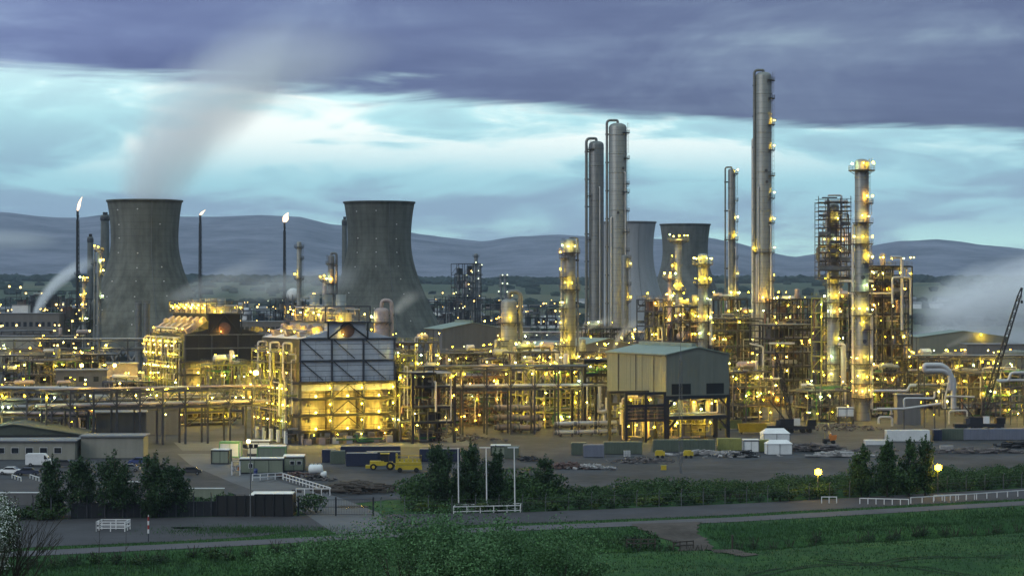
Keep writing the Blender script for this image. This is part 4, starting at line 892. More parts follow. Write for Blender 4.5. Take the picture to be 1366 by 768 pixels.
# ---- open process structures
frame('tall dark structure crowded with pipes right of the crowned column', 1164, 640, 13.5, 12, [5, 9.5, 14, 18.5, 23, 27.5, 32, 36.5, 41], 4, 2, steelk, 34, 44, 12, mats=(steel2, steelk, steel, ppink, steel))
D = 640; pk = thing('process_pipe', 'white pipe hoop over the top of the tall dark structure', 'pipe', (wx(1188, D), D-3, 0), TH); pipe(pk, 'pipe_run', pwhite, [(0, 0, wz(405, D)), (0, 0, wz(370, D)), (6.2, 0, wz(370, D)), (6.2, 0, wz(420, D))], .33, 2.5); pipe(pk, 'pipe_run', pwhite, [(3.6, .5, wz(440, D)), (3.6, .5, wz(343, D)), (0, .5, wz(343, D))], .42, 2.2)
frame('pipe-filled structure between the scaffolded and crowned columns', 1118, 660, 8, 10, [6, 11, 16, 21, 26, 31], 2, 2, steel, 18, 24, 6)
frame('wide dark structure with yellow-lit beams below the very tall column', 1034, 650, 15.5, 14, [4, 8, 12, 16, 20, 24], 5, 2, steelk, 22, 16, 2, rails=False, brace=.15, post=.28)
frame('broad structure behind the warehouse under the stout column', 950, 720, 19, 14, [6, 11, 16, 21, 25], 4, 2, steel, 26, 34, 6)
frame('structure with white pipes right of the pale cooling tower', 872, 760, 11, 12, [6, 12, 17, 22, 27, 31], 3, 2, steel, 18, 26, 6, mats=(pwhite, pwhite, steel2, pwhite))
frame('dark structure behind the very tall column', 985, 820, 22, 14, [7, 13, 19, 25], 4, 2, steel, 16, 22, 5)
frame('grey open structure left of the scaffolded column in the distance', 1037, 880, 16, 12, [8, 15, 22, 29], 3, 2, steel2, 14, 12, 4)
frame('low structure under the very tall column beside the warehouse', 978, 580, 11.5, 10, [4.5, 9, 13], 3, 2, steel, 16, 22, 5)
frame('low lit structure at the foot of the crowned column', 1162, 600, 11, 10, [4, 8, 12], 3, 2, steel, 14, 24, 5)
frame('lit structure along the right edge behind the crane', 1228, 640, 18, 14, [5, 10, 14.5], 4, 2, steel, 18, 22, 6)
frame('lit structure at the far right edge with green pipes', 1310, 600, 18, 12, [4, 8, 12], 4, 2, steel, 14, 22, 5, mats=(pgreen, pwhite, steel2, ppink))
frame('narrow yellow-lit stair structure left of the grey column', 698, 560, 8.5, 8, [4, 8, 11.5, 15], 2, 2, olive, 18, 24, 4, mats=(pwhite, ppink, olive, steel2))
frame('yellow-lit process block in front of the grey column', 727, 555, 12.5, 9, [4, 7.5, 11, 14.5], 3, 2, olive, 20, 36, 6, mats=(pwhite, pwhite, ppink, pgreen, steel2))
frame('lit deck of lamps between squat reactor and grey column', 688, 600, 15, 8, [12, 17.5], 4, 1, steel, 22, 18, 4, mats=(pwhite, ppink))
frame('row of lit decks right of the grey column below the sheds', 768, 610, 13, 9, [9, 13, 17], 4, 2, steel, 22, 24, 5)
frame('tall navy steel frame standing open right of the lit furnace', 550, 500, 10.2, 9, [4.6, 8.0, 12.5, 15.6], 1, 1, steelk, 4, 12, 1, post=.6, rails=False, brace=0)
frame('yellow-lit pipe structure hugging the right side of the lit furnace', 514, 520, 7.5, 12, [3.8, 7.5, 11, 15, 19], 2, 2, olive, 26, 30, 5, mats=(pwhite, olive, ppink, steel2))
frame('lamp-lit platform group behind the navy frame', 525, 600, 13, 10, [8, 14, 20], 3, 2, steel, 22, 22, 5, mats=(pwhite, ppink, steel2))
frame('dark structure with brown beams left of the squat reactor', 592, 560, 19, 12, [4.5, 8.5, 12.5], 4, 2, rust, 14, 30, 8, mats=(pwhite, pgreen, ppink, steel2))
frame('lit structure between squat reactor and brown structure', 655, 620, 9, 9, [5, 10, 15], 2, 2, steel, 12, 16, 5)
frame('low pipe structure under the dark furnace house', 196, 560, 25, 10, [3.5, 7], 5, 1, steel, 26, 34, 6, mats=(pwhite, olive, ppink, steel2))
frame('lit valve structure between the two furnace houses', 280, 590, 10, 8, [4, 9, 14.5], 3, 2, olive, 16, 20, 4)
frame('dim structure at the foot of the twin columns', 786, 830, 18, 12, [7, 14, 20], 4, 2, steelk, 10, 20, 5)
frame('pipe-crowded structure between slim and stout columns', 908, 700, 10, 10, [6, 12, 18, 24, 29], 3, 2, steelk, 18, 24, 6)
frame('dark crowded structure left of the tallest column', 958, 800, 12, 10, [8, 16, 24, 31], 3, 2, steelk, 14, 22, 6)
frame('dark crowded structure right of the tallest column', 1036, 790, 17, 10, [8, 14, 20, 26, 31], 4, 2, steelk, 14, 22, 6)
frame('narrow stair tower beside the scaffolded column', 1096, 620, 4.5, 5, [4, 8, 12, 16, 20, 24, 28, 32], 1, 1, olive, 12, 14, 2)
frame('lit pump structure at the foot of the scaffolded column', 1078, 580, 13, 9, [4, 8], 4, 2, steel, 12, 24, 6)
frame('dense pipe structure behind the right pipe bridge', 1236, 700, 26, 12, [6, 12], 6, 2, steelk, 16, 30, 8)
frame('low dark pipework block at the left edge', -14, 570, 22, 10, [4.5, 9], 5, 2, steel, 14, 26, 6)
frame('low pipework block left of the grey shed', 34, 640, 16, 10, [5, 10, 14], 4, 2, steel, 12, 22, 6)
frame('low lit pump block under the truss bridge', 100, 535, 18, 8, [3.5, 6.5], 5, 1, steel, 12, 30, 6)
frame('pipe block between the grey shed and the dark furnace', 150, 600, 12, 10, [5, 9.5], 3, 2, steel, 12, 24, 6)
frame('dim pipework block behind the truss bridge at far left', 4, 760, 40, 12, [6, 12], 8, 2, steelk, 16, 30, 8)
frame('crowded pipe block between the lit furnace and the navy frame', 536, 545, 13, 10, [5, 10, 14], 3, 2, steel, 16, 28, 6)
frame('dark pipe block behind the brown structure', 600, 640, 30, 12, [6, 12, 16], 6, 2, steelk, 16, 34, 8)
# ---- heat exchangers stacked in front of the grey column
ROW = ('bottom', 'middle', 'top')
for row in range(3):
    for k in range(2):
        D = 540 - 2*k; e = thing('heat_exchanger', 'pink lagged heat exchanger, %s %s of the stacked bank left of the grey column' % (ROW[row], ('left', 'right')[k]), 'heat exchanger', (wx(662 + 26*k, D), D + row*0.4, 1.3 + row*2.3), TH, 'bank of lagged heat exchangers')
        rod(e, 'shell', ppink, (0, 0, 0), (6.4, 0, 0), .72, 'cylf'); rod(e, 'flange', steel2, (.5, 0, 0), (.75, 0, 0), .9); rod(e, 'flange', steel2, (5.6, 0, 0), (5.85, 0, 0), .9); rod(e, 'end_cap', alud, (-.6, 0, 0), (.1, 0, 0), .6, 'drum')
        for x in (1.5, 4.7): box(e, 'saddle', steel, x-.15, x+.15, -.6, .6, -1.3, -.4)
        pipe(e, 'nozzle', pwhite, [(3, 0, .6), (3, 0, 1.5), (3, -1.2, 1.5)], .18)
for row in range(2):
    for k in range(3):
        D = 523; e = thing('heat_exchanger', 'white heat exchanger, %s row, %s of three right of the grey column base' % (('lower', 'upper')[row], ('left', 'middle', 'right')[k]), 'heat exchanger', (wx(742 + 27*k, D), D + 1.5*k, 1.1 + row*2.0), TH, 'low bank of white heat exchangers')
        rod(e, 'shell', pwhite, (0, 0, 0), (5.2, 0, 0), .55, 'cylf'); rod(e, 'flange', steel2, (.3, 0, 0), (.5, 0, 0), .72); rod(e, 'end_cap', alud, (-.5, 0, 0), (.1, 0, 0), .5, 'drum')
        for x in (1.2, 4.0): box(e, 'saddle', steel, x-.12, x+.12, -.5, .5, -1.1, -.3)
def loop(label, px, D, paths, mat=pwhite, r=.4, name='process_pipe'):
    s = D/F; tw = thing(name, label, 'pipe', (wx(px, D), D, 0), 0)
    for pts, rr in paths: pipe(tw, 'pipe_run', mat, [((q[0]-px)*s, q[2] if len(q) > 2 else 0, max(.25, wz(q[1], D))) for q in pts], rr*s, 2.6, 12)
    for pts, rr in paths[:2]:
        q = pts[len(pts)//2]; box(tw, 'support', steel, (q[0]-px)*s-.15, (q[0]-px)*s+.15, .1, .4, 0, max(.3, wz(q[1], D)))
    return tw
loop('white hairpin pipe loops standing right of the grey column', 790, 560, [([(776, 565), (776, 512), (800, 512), (800, 545)], 2.2), ([(765, 530), (765, 540), (806, 540, 1), (806, 565)], 2.0), ([(796, 525), (796, 549), (810, 549), (810, 530)], 2.6)])
loop('big grey pipe loop bent over beside the right-hand pipe structure', 1250, 560, [([(1268, 520), (1268, 497), (1258, 487), (1233, 487), (1233, 494), (1262, 494), (1272, 505), (1272, 545)], 3.8)])
loop('white pipe with angled bends low at the foot of the crowned column', 1200, 540, [([(1206, 545), (1206, 531), (1247, 531), (1247, 522)], 1.4), ([(1170, 545), (1206, 545), (1255, 538)], 1.7), ([(1172, 565), (1172, 556), (1190, 556), (1190, 568)], 1.5), ([(1165, 546), (1189, 546), (1189, 553)], 1.3)])
loop('long pale pipe with upturned end right of the crowned column', 1190, 575, [([(1165, 521), (1211, 521), (1213, 514), (1222, 514)], 1.8)])
loop('white arched pipe at the right edge behind the crane', 1340, 570, [([(1330, 508), (1346, 508), (1348, 497), (1372, 497)], 2.2), ([(1326, 507), (1366, 507)], 1.8)])
loop('white goalpost of pipe right of the big grey loop', 1270, 552, [([(1261, 545), (1261, 528), (1266, 510)], 1.1), ([(1266, 565), (1266, 548), (1290, 547), (1290, 562)], 1.2), ([(1262, 528), (1300, 529)], 1.2)])
loop('thin white pipes rising beside the dark structure below the tallest column', 1000, 600, [([(978, 497), (992, 497)], 1.4), ([(1002, 505), (1042, 505)], 1.6), ([(1018, 505), (1018, 462), (1000, 458)], 1.1)])
loop('long white pipe crossing between scaffolded and crowned columns', 1140, 640, [([(1122, 391), (1190, 391)], 1.2), ([(1120, 375), (1165, 375)], 1.6), ([(1026, 458), (1060, 458)], 1.5)])

# ---- pipe racks
rack('long truss pipe bridge crossing in front of the dark furnace house', 62, None, 62, [8.6, 12.2], 12, 4.5, 4, steel, D=486, lamps=10)
rack('high pipe bridge behind the grey shed at left', -20, None, 120, [13.0, 16.5], 12, 5, 4, steel, D=800, lamps=10, rz=R(8))
rack('low pipe bridge at the far left edge', -30, None, 24, [6.5, 9.5, 12.0], 4, 5, 5, steel, D=500, lamps=4, rz=R(-14))
rack('pipe bridge with fat white pipes left of the squat reactor', 553, None, 40, [11.0, 15.6], 7, 5, 5, steel, D=530, lamps=8, rz=R(8))
rack('brown pipe bridge reaching from the reactor to the warehouse', 640, None, 38, [9.5, 13.5], 7, 5, 5, steel, D=575, lamps=10, rz=R(6))
rack('pipe bridge behind the crane at right', 1225, None, 46, [8, 12, 16], 8, 5, 4, steel, D=610, lamps=14, rz=R(5))
rack('far pipe bridge behind the squat reactor', 580, None, 110, [12, 16], 12, 5, 4, steel2, D=950, lamps=10, rz=R(4))
rack('far pipe bridge right of the left cooling tower', 255, None, 60, [12, 16], 8, 5, 4, steel, D=900, lamps=6, rz=R(4))

# ---- warehouse on its concrete table
D = 510; TZ = 10.2
wt = thing('support_table', 'dark two-storey steel table carrying the sage warehouse', 'structure', (wx(889, D), D, 0), TH)
for x in (.3, 16.2):
    for y in np.linspace(.3, 28, 6): box(wt, 'post', steelk, x-.4, x+.4, y-.4, y+.4, 0, TZ-.6)
for z in (5.2, TZ-.35):
    for x in (.3, 16.2): beam(wt, 'beam', steelk, (x, 0, z), (x, 28.5, z), .7, .8)
    for y in np.linspace(.3, 28, 6): beam(wt, 'beam', steelk, (-.2, y, z-.03), (16.7, y, z-.03), .6, .75)
for x, sg in ((.6, 1), (15.9, -1)): beam(wt, 'knee_brace', steelk, (x, .3, TZ-2.6), (x+sg*2.0, .3, TZ-.7), .45); beam(wt, 'knee_brace', steelk, (x, .3, 2.6), (x+sg*2.0, .3, 4.7), .45)
box(wt, 'floor', conc, 0, 16.5, .2, 28, 5.5, 5.65)
clutter_pipes(wt, 1, 15.5, 1.5, 9, .5, 9, 34, (pwhite, ppink, olive, hazel)); 
for k in range(4): rod(wt, 'vessel', rng.choice((hazel, pwhite, ppink)), (2.2+k*3.6, 4, 6), (2.2+k*3.6, 4, 8.8), .8, 'drum')
for x, y, z in ((2.6, .9, 8.4), (8, 1.5, 8.6), (13, 2, 8.2), (9.5, .8, 7), (5, 4, 3.8), (12, 1, 3.9), (3, 1.2, 3.4), (14.6, 3, 8.6), (7, 6, 8.4)): lamp(wt, (x, y, z), .33)
shed('sage green gabled warehouse raised on a dark steel table', 889, D, 16.4, 29, TZ, 9.3, 1.6, wallg, roofg, 'warehouse', 'warehouse', vent=roofg, doors=((1.3, 6.3, .3, 2.7), (10.4, 15.0, .3, 2.7)))
for px_, py_, z_ in ((818, 0, 6.5),): pass
lt = thing('louvred_structure', 'dark louvred frame left of the warehouse table', 'structure', (wx(835, 503), 503, 0), TH)
for x in (0, 4.9, 9.8):
    for y in (0, 8): box(lt, 'post', steelk, x-.3, x+.3, y-.3, y+.3, 0, 11)
for z in (5.0, 8.3, 11): 
    for y in (0, 8): beam(lt, 'beam', steelk, (-.3, y, z), (10.1, y, z), .5, .6)
for k in range(10): beam(lt, 'louvre', rust if k % 3 == 0 else steelk, (.3, -.15, 5.5+k*.27), (9.6, -.15, 5.5+k*.27), .12, .22)
for x, z in ((1.5, 3.6), (3.4, 3.9), (5.6, 3.8), (8.0, 3.3), (2, 9.6), (7, 9.5)): lamp(lt, (x, 1.5, z), .32)
clutter_pipes(lt, .5, 9.5, 1, 6, .4, 10.5, 20, (pwhite, ppink, olive, hazel))
fr2 = thing('open_steel_structure', 'dark open frame behind the louvred frame, left of the warehouse', 'structure', (wx(780, 540), 540, 0), TH)
for x in (0, 6.5, 13):
    for y in (0, 7): box(fr2, 'post', steelk, x-.3, x+.3, y-.3, y+.3, 0, 17.2)
for z in (13.8, 17.0):
    for y in (0, 7): beam(fr2, 'beam', steelk, (-.3, y, z), (13.3, y, z), .5, .7)
box(fr2, 'roof_panel', steel, -.4, 13.4, -.4, 7.4, 17.4, 17.6); clutter_pipes(fr2, 0, 13, 0, 6, 11, 17, 14)
for x in (2, 6, 10): lamp(fr2, (x, 1, 15.8), .33)
# ---- mid-ground sheds and buildings
shed('grey shed with pale roof behind the navy frame', 590, 800, 24, 16, 0, 20.4, 2.2, wallgrey, roofg, vent=roofg)
shed('pale-roofed shed behind the grey column', 775, 720, 20, 20, 0, 16.4, 2.2, wallgrey, roofg)
shed('small pale-roofed shed between reactor and grey column', 722, 740, 14, 14, 0, 15.5, 1.8, wallgrey, roofg)
shed('long low cream shed far right behind the pipe bridge', 1226, 900, 36, 20, 0, 15.5, 2.4, wallg, roofg, rz=R(4))
block('grey flat-roofed block with a lit doorway left of the dark furnace', 74, 620, 14, 10, 12.0, wallgrey, roofgrey, rz=R(10), door=(5, 7, 5.5), windows=(3, 1, 9.0, 10.4, 1.4))
block('dim brick-coloured block beside the dark furnace house', 142, 660, 9, 10, 12.5, ppink, roofgrey, rz=R(10))
block('long pale office block with window band behind the dark furnace', 318, 980, 21, 14, 20.5, wallgrey, roofgrey, rz=0, windows=[(9, .5, 12, 14, 1.6), (9, .5, 16.4, 18.4, 1.6)])
block('long pale two-storey block with many windows at far left', -12, 1090, 33, 14, 23, wallgrey, roofgrey, windows=[(11, .5, 16.8, 19, 1.6), (11, .5, 10.2, 12.4, 1.6)])
block('pale low block in front of the far left office block', -8, 960, 17, 12, 14.6, cream, roofgrey)
block('small white block below the steam jet at far left', 16, 1130, 8, 6, 27, whitesheet, roofgrey)
block('grey wall block under the truss pipe bridge', 128, 500, 11, 8, 6.8, wallgrey, roofgrey, rz=R(10))
block('low grey wall block right of the truss bridge legs', 190, 530, 9, 7, 6.2, wallgrey, roofgrey, rz=R(10))
block('long pale block behind the reactor', 610, 1050, 34, 16, 17, wallgrey, roofgrey, windows=(12, .6, 12, 14, 1.5))
block('grey block right of the far cooling towers', 1050, 1050, 22, 14, 18, wallgrey, roofgrey, windows=(7, .6, 12, 14, 1.5))
block('dim grey block behind the crane', 1290, 860, 22, 14, 13.5, wallgrey, roofgrey)
block('grey plant block behind the low pipes right of the crowned column', 1197, 572, 6, 5, 7.5, wallgrey, roofgrey)
def tank(label, px, D, wpx, pyt, mat, dome=True, group=None, name='storage_tank'):
    s = D/F; r = wpx*s/2; h = wz(pyt, D); tw = thing(name, label, 'tank', (wx(px, D), D, 0), 0, group)
    MB().lathe([(r, 0), (r, h-.2), (r*1.01, h), (r*.6, h+r*.12 if dome else h-.1), (.02, h+r*.17 if dome else h-.1)], 32).build('shell', mat, tw)
    hb = MB(); pr = None
    for k in range(25):
        a = 2*math.pi*k/24; p_ = Vector((r*.99*math.cos(a), r*.99*math.sin(a), h)); hb.bar(p_, p_+Vector((0,0,1.1)), .08)
        if pr is not None: hb.bar(pr+Vector((0,0,1.1)), p_+Vector((0,0,1.1)), .08)
        pr = p_
    hb.build('handrail', steel2, tw); ladder(tw, r, -60, 0, h, False); return tw
tank('wide low pale tank at left below the cooling tower', 105, 860, 34, 497, ppink)
tank('left of two tall grey silos behind the dark furnace house', 184.5, 900, 8.8, 404, alud, False, name='silo')
tank('right of two tall grey silos behind the dark furnace house', 195.5, 900, 8.8, 404, alud, False, name='silo')
tank('low tank left of the pale office block', 60, 900, 30, 478, conc)
tank('round white tank far behind the furnace houses', 329, 1700, 16, 412, white)
tank('pale vessel tank between the brown structure and the reactor', 642, 700, 16, 478, ppink)
tank('pale tank at the right edge behind the crane', 1352, 760, 46, 470, wallg)
sp = thing('gas_sphere', 'round white gas sphere behind the lit furnace house', 'tank', (wx(391, 1150), 1150, 0)); r = 9*1150/F; cz = wz(393, 1150)
MB().lathe([(max(.02, r*math.sin(math.pi*k/16)), cz - r*math.cos(math.pi*k/16)) for k in range(17)], 28).build('sphere', whitesheet, sp)
for k in range(8): a = math.pi*k/4; rod(sp, 'leg', steel2, (r*.95*math.cos(a), r*.95*math.sin(a), 0), (r*.95*math.cos(a), r*.95*math.sin(a), cz), .3)

# ---- distant plant: columns, structures and yard lamps
far_l = 'far process column in the lamp-dotted plant behind the brown structure'
for px_, pt, w_, D in ((612, 356, 4, 1700), (619, 366, 6, 1690), (630, 352, 4, 1720), (635, 338, 5, 1700), (624, 372, 5, 1740), (640, 352, 4, 1760), (668, 366, 3, 1800), (674, 366, 4, 1820)):
    column(far_l, px_, pt, w_, D, [(pt+q*11+4, 0, 360, (rng.choice((-150, -90, -40)),) if rng.random() < .8 else ()) for q in range(5)], alud, lad=None, group='far process columns', lm=lampc)
ORD = ('leftmost', 'second from left', 'third from left', 'fourth from left', 'fifth from left', 'sixth from left', 'seventh from left', 'rightmost')
fl_ = '%s of the lamp-dotted far structures behind furnace and reactor'
for px_, D, w_, lv in ((571, 1500, 26, [10, 20, 28]), (590, 1600, 34, [10, 20, 30]), (612, 1650, 18, [12, 24, 36, 46, 54]), (640, 1650, 34, [10, 20, 28]), (672, 1600, 34, [9, 18]), (705, 1700, 30, [8, 16, 22])):
    frame(fl_ % ORD[('571 590 612 640 672 705'.split()).index(str(px_)) if px_ != 705 else 7], px_, D, w_, 14, lv, 4, 1, steelk, 11, 8, 3, group='far process structures', rails=False, lm=rng.choice((lampf, lampc)), lr=D/F*1.0, decks=True)
fl2 = '%s of the lamp-dotted far structures left of the dark cooling tower'
for px_, D, w_, lv in ((-10, 1300, 30, [10, 20]), (14, 1400, 30, [10, 20, 30]), (40, 1350, 30, [10, 20]), (66, 1250, 22, [12, 24]), (88, 1100, 16, [10, 20, 30]), (2, 1000, 26, [8, 16]), (50, 980, 24, [8, 14]), (28, 1600, 40, [10, 22, 34])):
    frame(fl2 % ORD[sorted((-10, 14, 40, 66, 88, 2, 50, 28)).index(px_)], px_, D, w_, 14, lv, 3, 1, steelk, 10, 8, 3, group='far structures at left', rails=False, lm=lampf, lr=D/F*1.25)
fl3 = '%s of the lamp-dotted far structures between the dark cooling towers'
for px_, D, w_, lv in ((262, 1500, 36, [10, 18]), (300, 1600, 36, [10, 20]), (345, 1350, 30, [10, 22]), (372, 1200, 20, [10, 22, 30]), (410, 1300, 24, [10, 20])):
    frame(fl3 % ORD[(262, 300, 345, 372, 410).index(px_) if px_ != 410 else 7], px_, D, w_, 14, lv, 3, 1, steelk, 6, 7, 3, group='far structures between cooling towers', rails=False, lm=lampf, lr=D/F*1.0)
column('lit column left of the dark cooling tower, its head bright', 112, 370, 5, 1010, [(376, 0, 360, (-150, -90, -30)), (398, 0, 360, (-130, -60)), (412, 0, 360, (-110,)), (430, 0, 360, (-150, -40))], alu, lad=None)
column('grey column with lamps against the edge of the left cooling tower', 132, 337, 6.5, 1040, [(334, 0, 360, (-150, -90)), (353, -90, 60, (-60, -10)), (367, -90, 60, (-10,)), (400, -90, 60, (-30,))], alud, lad=None, neck=(180, 333, 400, 1, 2.4))
column('thin grey column right of the lit column at far left', 126, 345, 3, 1060, [(352, 0, 360, ())], alud, lad=None)
def yard_lamp(label, px, py, D, group=None, r=None, mat=None, arm=True, name='lamp_post', cat='lamp post'):
    s = D/F; h = wz(py, D); tw = thing(name, label, cat, (wx(px, D), D, 0), 0, group)
    rod(tw, 'pole', steel2, (0, 0, 0), (0, 0, h), max(.07, .3*s))
    box(tw, 'lamp_head', steel2, -.25, .55, -.2, .2, h, h+.18); lamp(tw, (.2, -.05, h-.02), r or max(.24, 1.5*s), mat); return tw
yl = 'sodium yard lamp on a post in the far plant at left'
for px_, py_, D in ((12, 382, 1500), (26, 420, 1300), (52, 438, 1200), (77, 421, 1150), (60, 412, 1400), (18, 431, 1250), (100, 449, 1000), (53, 460, 900), (33, 488, 700), (119, 441, 980), (84, 456, 950), (30, 455, 900), (8, 443, 1150), (96, 428, 1080)):
    yard_lamp(yl, px_, py_, D, 'sodium yard lamps of the far plant at left', mat=lampf if D > 950 else None)
yl = 'sodium yard lamp on a post by the grey block and truss bridge'
for px_, py_ in ((84, 554), (91, 556), (167, 552), (173, 553), (192, 552), (220, 552), (226, 553), (70, 528), (62, 517), (36, 518), (46, 517), (90, 519), (139, 518), (113, 506)):
    yard_lamp(yl, px_, py_, 510 + rng.uniform(0, 80) if py_ > 530 else 590, 'yard lamps near the truss bridge')
yard_lamp('bright flood lamp on a post left of the tank wall', 108, 487, 640, r=.5, mat=lampw)
yard_lamp('second bright flood lamp, nearer the dark furnace house', 152, 487, 640, r=.5, mat=lampw)
yard_lamp('bright flood lamp among the white cabins before the lit furnace', 330, 588, 455, r=.42, mat=lampw)
yard_lamp('bright flood lamp on the left side of the lit furnace house', 340, 497, 500, r=.6, mat=lampw)
yl = 'sodium lamp on a mast along the right pipe bridges'
for px_, py_, D in ((1013, 549, 560), (1043, 560, 540), (1130, 541, 540), (1236, 524, 580), (1357, 551, 560), (1343, 522, 590), (1320, 521, 580), (1245, 552, 550), (1347, 466, 800), (1308, 446, 900), (1235, 467, 700), (1286, 466, 700), (1317, 467, 700), (1212, 475, 640), (1010, 523, 585), (1025, 522, 585), (1252, 482, 650), (1275, 490, 630)):
    yard_lamp(yl, px_, py_, D, 'mast lamps along the right pipe bridges')
yl = 'sodium lamp on a mast among the pipework left of the grey column'
for px_, py_, D in ((626, 511, 560), (633, 560, 530), (655, 480, 640), (604, 549, 530), (662, 425, 760), (646, 428, 900), (587, 470, 700), (603, 462, 760), (628, 462, 760), (696, 470, 640), (716, 478, 620), (733, 476, 620), (700, 475, 640), (784, 476, 610), (795, 477, 610), (810, 476, 610), (826, 479, 600), (843, 445, 800), (838, 457, 800), (782, 536, 540), (818, 540, 535), (825, 550, 530)):
    yard_lamp(yl, px_, py_, D, 'mast lamps left and right of the grey column')
yl = 'tiny street lamp of the far town'
for k in range(150):
    D = rng.uniform(1900, 3000); px_ = rng.choice((rng.uniform(0, 110), rng.uniform(250, 450), rng.uniform(560, 760), rng.uniform(0, 780))); x = wx(px_, D); g = float(ground_z(x, D))
    tw = thing('street_lamp', yl, 'street lamp', (x, D, g), 0, 'street lamps of the far town'); rod(tw, 'pole', steelk, (0, 0, 0), (0, 0, 9), .2); lamp(tw, (0, 0, 9.3), D/F*rng.uniform(.35, .75), rng.choice((lampf, lampf, lampc)))
hl = 'tiny pale house of the far town'
for k in range(70):
    D = rng.uniform(2000, 3200); px_ = rng.choice((rng.uniform(-20, 120), rng.uniform(255, 460), rng.uniform(570, 780), rng.uniform(950, 1366))); x = wx(px_, D)
    tw = thing('house', hl, 'house', (x, D, float(ground_z(x, D))-.3), rng.uniform(-.5, .5), 'houses of the far town'); a, b_, c_ = rng.uniform(9, 22), rng.uniform(7, 10), rng.uniform(5, 7.5)
    MB().box(0, a, 0, b_, 0, c_).build('wall', rng.choice((cream, wallgrey, whitesheet)), tw)
    MB().add([(-.4,-.4,c_),(a+.4,-.4,c_),(a+.4,b_+.4,c_),(-.4,b_+.4,c_),(-.4,b_/2,c_+3),(a+.4,b_/2,c_+3)], [(0,1,5,4),(2,3,4,5),(0,4,3),(1,2,5)]).build('roof', roofgrey, tw)
# ---- cranes and mast
def lattice(par, name, mat, a, b, w0, w1, n, t_=.12):
    a = Vector(a); b = Vector(b); d = (b-a).normalized(); sd = d.cross(Vector((0, 1, 0))).normalized(); up = sd.cross(d); m = MB(); L = (b-a).length; prev = None
    for k in range(n+1):
        u = k/n; w = (w0+(w1-w0)*u)*(1 if .08 < u < .94 else .45); c = a + d*L*u; q = [c+sd*w/2+up*w/2, c-sd*w/2+up*w/2, c-sd*w/2-up*w/2, c+sd*w/2-up*w/2]
        if prev:
            for i in range(4): m.bar(prev[i], q[i], t_); m.bar(prev[i], q[(i+1) % 4], t_*.7)
        for i in range(4): m.bar(q[i], q[(i+1) % 4], t_*.7)
        prev = q
    return m.build(name, mat, par)
def crane(label, px, py, tip, D=None, carrier=True, w=1.3):
    D = D or gd(py); s = D/F; tw = thing('mobile_crane', label, 'crane', (wx(px, D), D, 0)); tp = ((tip[0]-px)*s, 0, wz(tip[1], D)); foot = (0, 0, 2.4)
    lattice(tw, 'boom', steelk, foot, tp, w, .7, 16, .18)
    if carrier:
        ch = MB().box(-6.5, 5.5, -1.35, 1.35, .9, 1.7).build('chassis', steelk, tw)
        for x in (-5.4, -4.0, -1.6, -.2, 2.6, 4.2):
            for y in (-1.3, 1.3): MB().cyl((x, y-.2, .55), (x, y+.2, .55), .55, n=14).build('wheel', rubber, tw)
        MB().box(3.6, 5.8, -1.3, 1.3, 1.7, 3.2).build('driver_cab', black, tw); MB().box(-3.2, 1.2, -1.3, 1.3, 1.7, 3.4).build('slew_body', steelk, tw); MB().box(.4, 1.9, -1.5, -.4, 1.8, 3.5).build('crane_cab', whitesheet, tw)
        MB().box(-3.9, -2.8, -1.4, 1.4, 1.8, 3.1).build('counterweight', steel, tw)
        rod(tw, 'pendant', steelk, (-3, 0, 3.4), tuple(Vector(foot).lerp(Vector(tp), .62)), .07); rod(tw, 'mast', steelk, (-1.5, 0, 3), (-5.5, 0, 8), .16)
    rod(tw, 'hoist_rope', steelk, tp, (tp[0], 0, tp[2]-3), .05); MB().lathe([(.02, 0), (.3, .1), (.3, .7), (.02, .8)], 8, (tp[0], 0)).build('hook_block', steelk, tw, (0, 0, tp[2]-3.8))
    return tw
crane('black mobile crane with its boom raised at the right edge', 1308, 574, (1363, 384))
crane('dark crane jib leaning left before the structure under the tallest column', 1056, 577, (1035, 470), w=1.1)
crane('small black crane before the foot of the left cooling tower', 105, 0, (129, 460), D=1000, carrier=False)
mt = thing('lattice_mast', 'thin lattice mast standing in front of the warehouse', 'mast', (wx(908, 418), 418, 0)); lattice(mt, 'mast', steel2, (0, 0, 0), (0, 0, wz(470, 418)), .62, .45, 30, .075)
rod(mt, 'aerial', steel2, (0, 0, wz(470, 418)), (0, 0, wz(455, 418)), .05)

# ================================================================ foreground: yard, roads, plants
def cabin(label, px, py, wid, dep, ht, wm, trim, rz=0.0, wins=(), door=None, name='site_cabin', cat='cabin', group=None, roofm=None, D=None, z0=0.0):
    D = D or gd(py); tw = thing(name, label, cat, (wx(px, D), D, z0), rz, group)
    MB().box(.05, wid-.05, .05, dep-.05, .12, ht-.1).build('wall', wm, tw); MB().box(-.08, wid+.08, -.08, dep+.08, ht-.1, ht+.06).build('roof', roofm or whitesheet, tw)
    for x in (0, wid):
        for y in (0, dep): box(tw, 'corner_post', trim, x-.08, x+.08, y-.08, y+.08, 0, ht-.1)
    box(tw, 'base_rail', trim, 0, wid, -.03, .1, .1, .3); box(tw, 'top_rail', trim, 0, wid, -.03, .1, ht-.32, ht-.1)
    n = max(2, int(wid/2.4))
    for k in range(1, n): box(tw, 'panel_joint', trim, wid*k/n-.03, wid*k/n+.03, 0.0, .1, .3, ht-.3)
    for x0, x1, a, b_ in wins:
        w = MB().box(x0, x1, -.02, .1, a, b_).build('window', white, tw); MB().box(x0+.08, x1-.08, -.05, .05, a+.08, b_-.08).build('pane', glass, w)
    if door: d = MB().box(door[0], door[1], -.02, .1, .2, 2.2).build('door', trim, tw)
    return tw
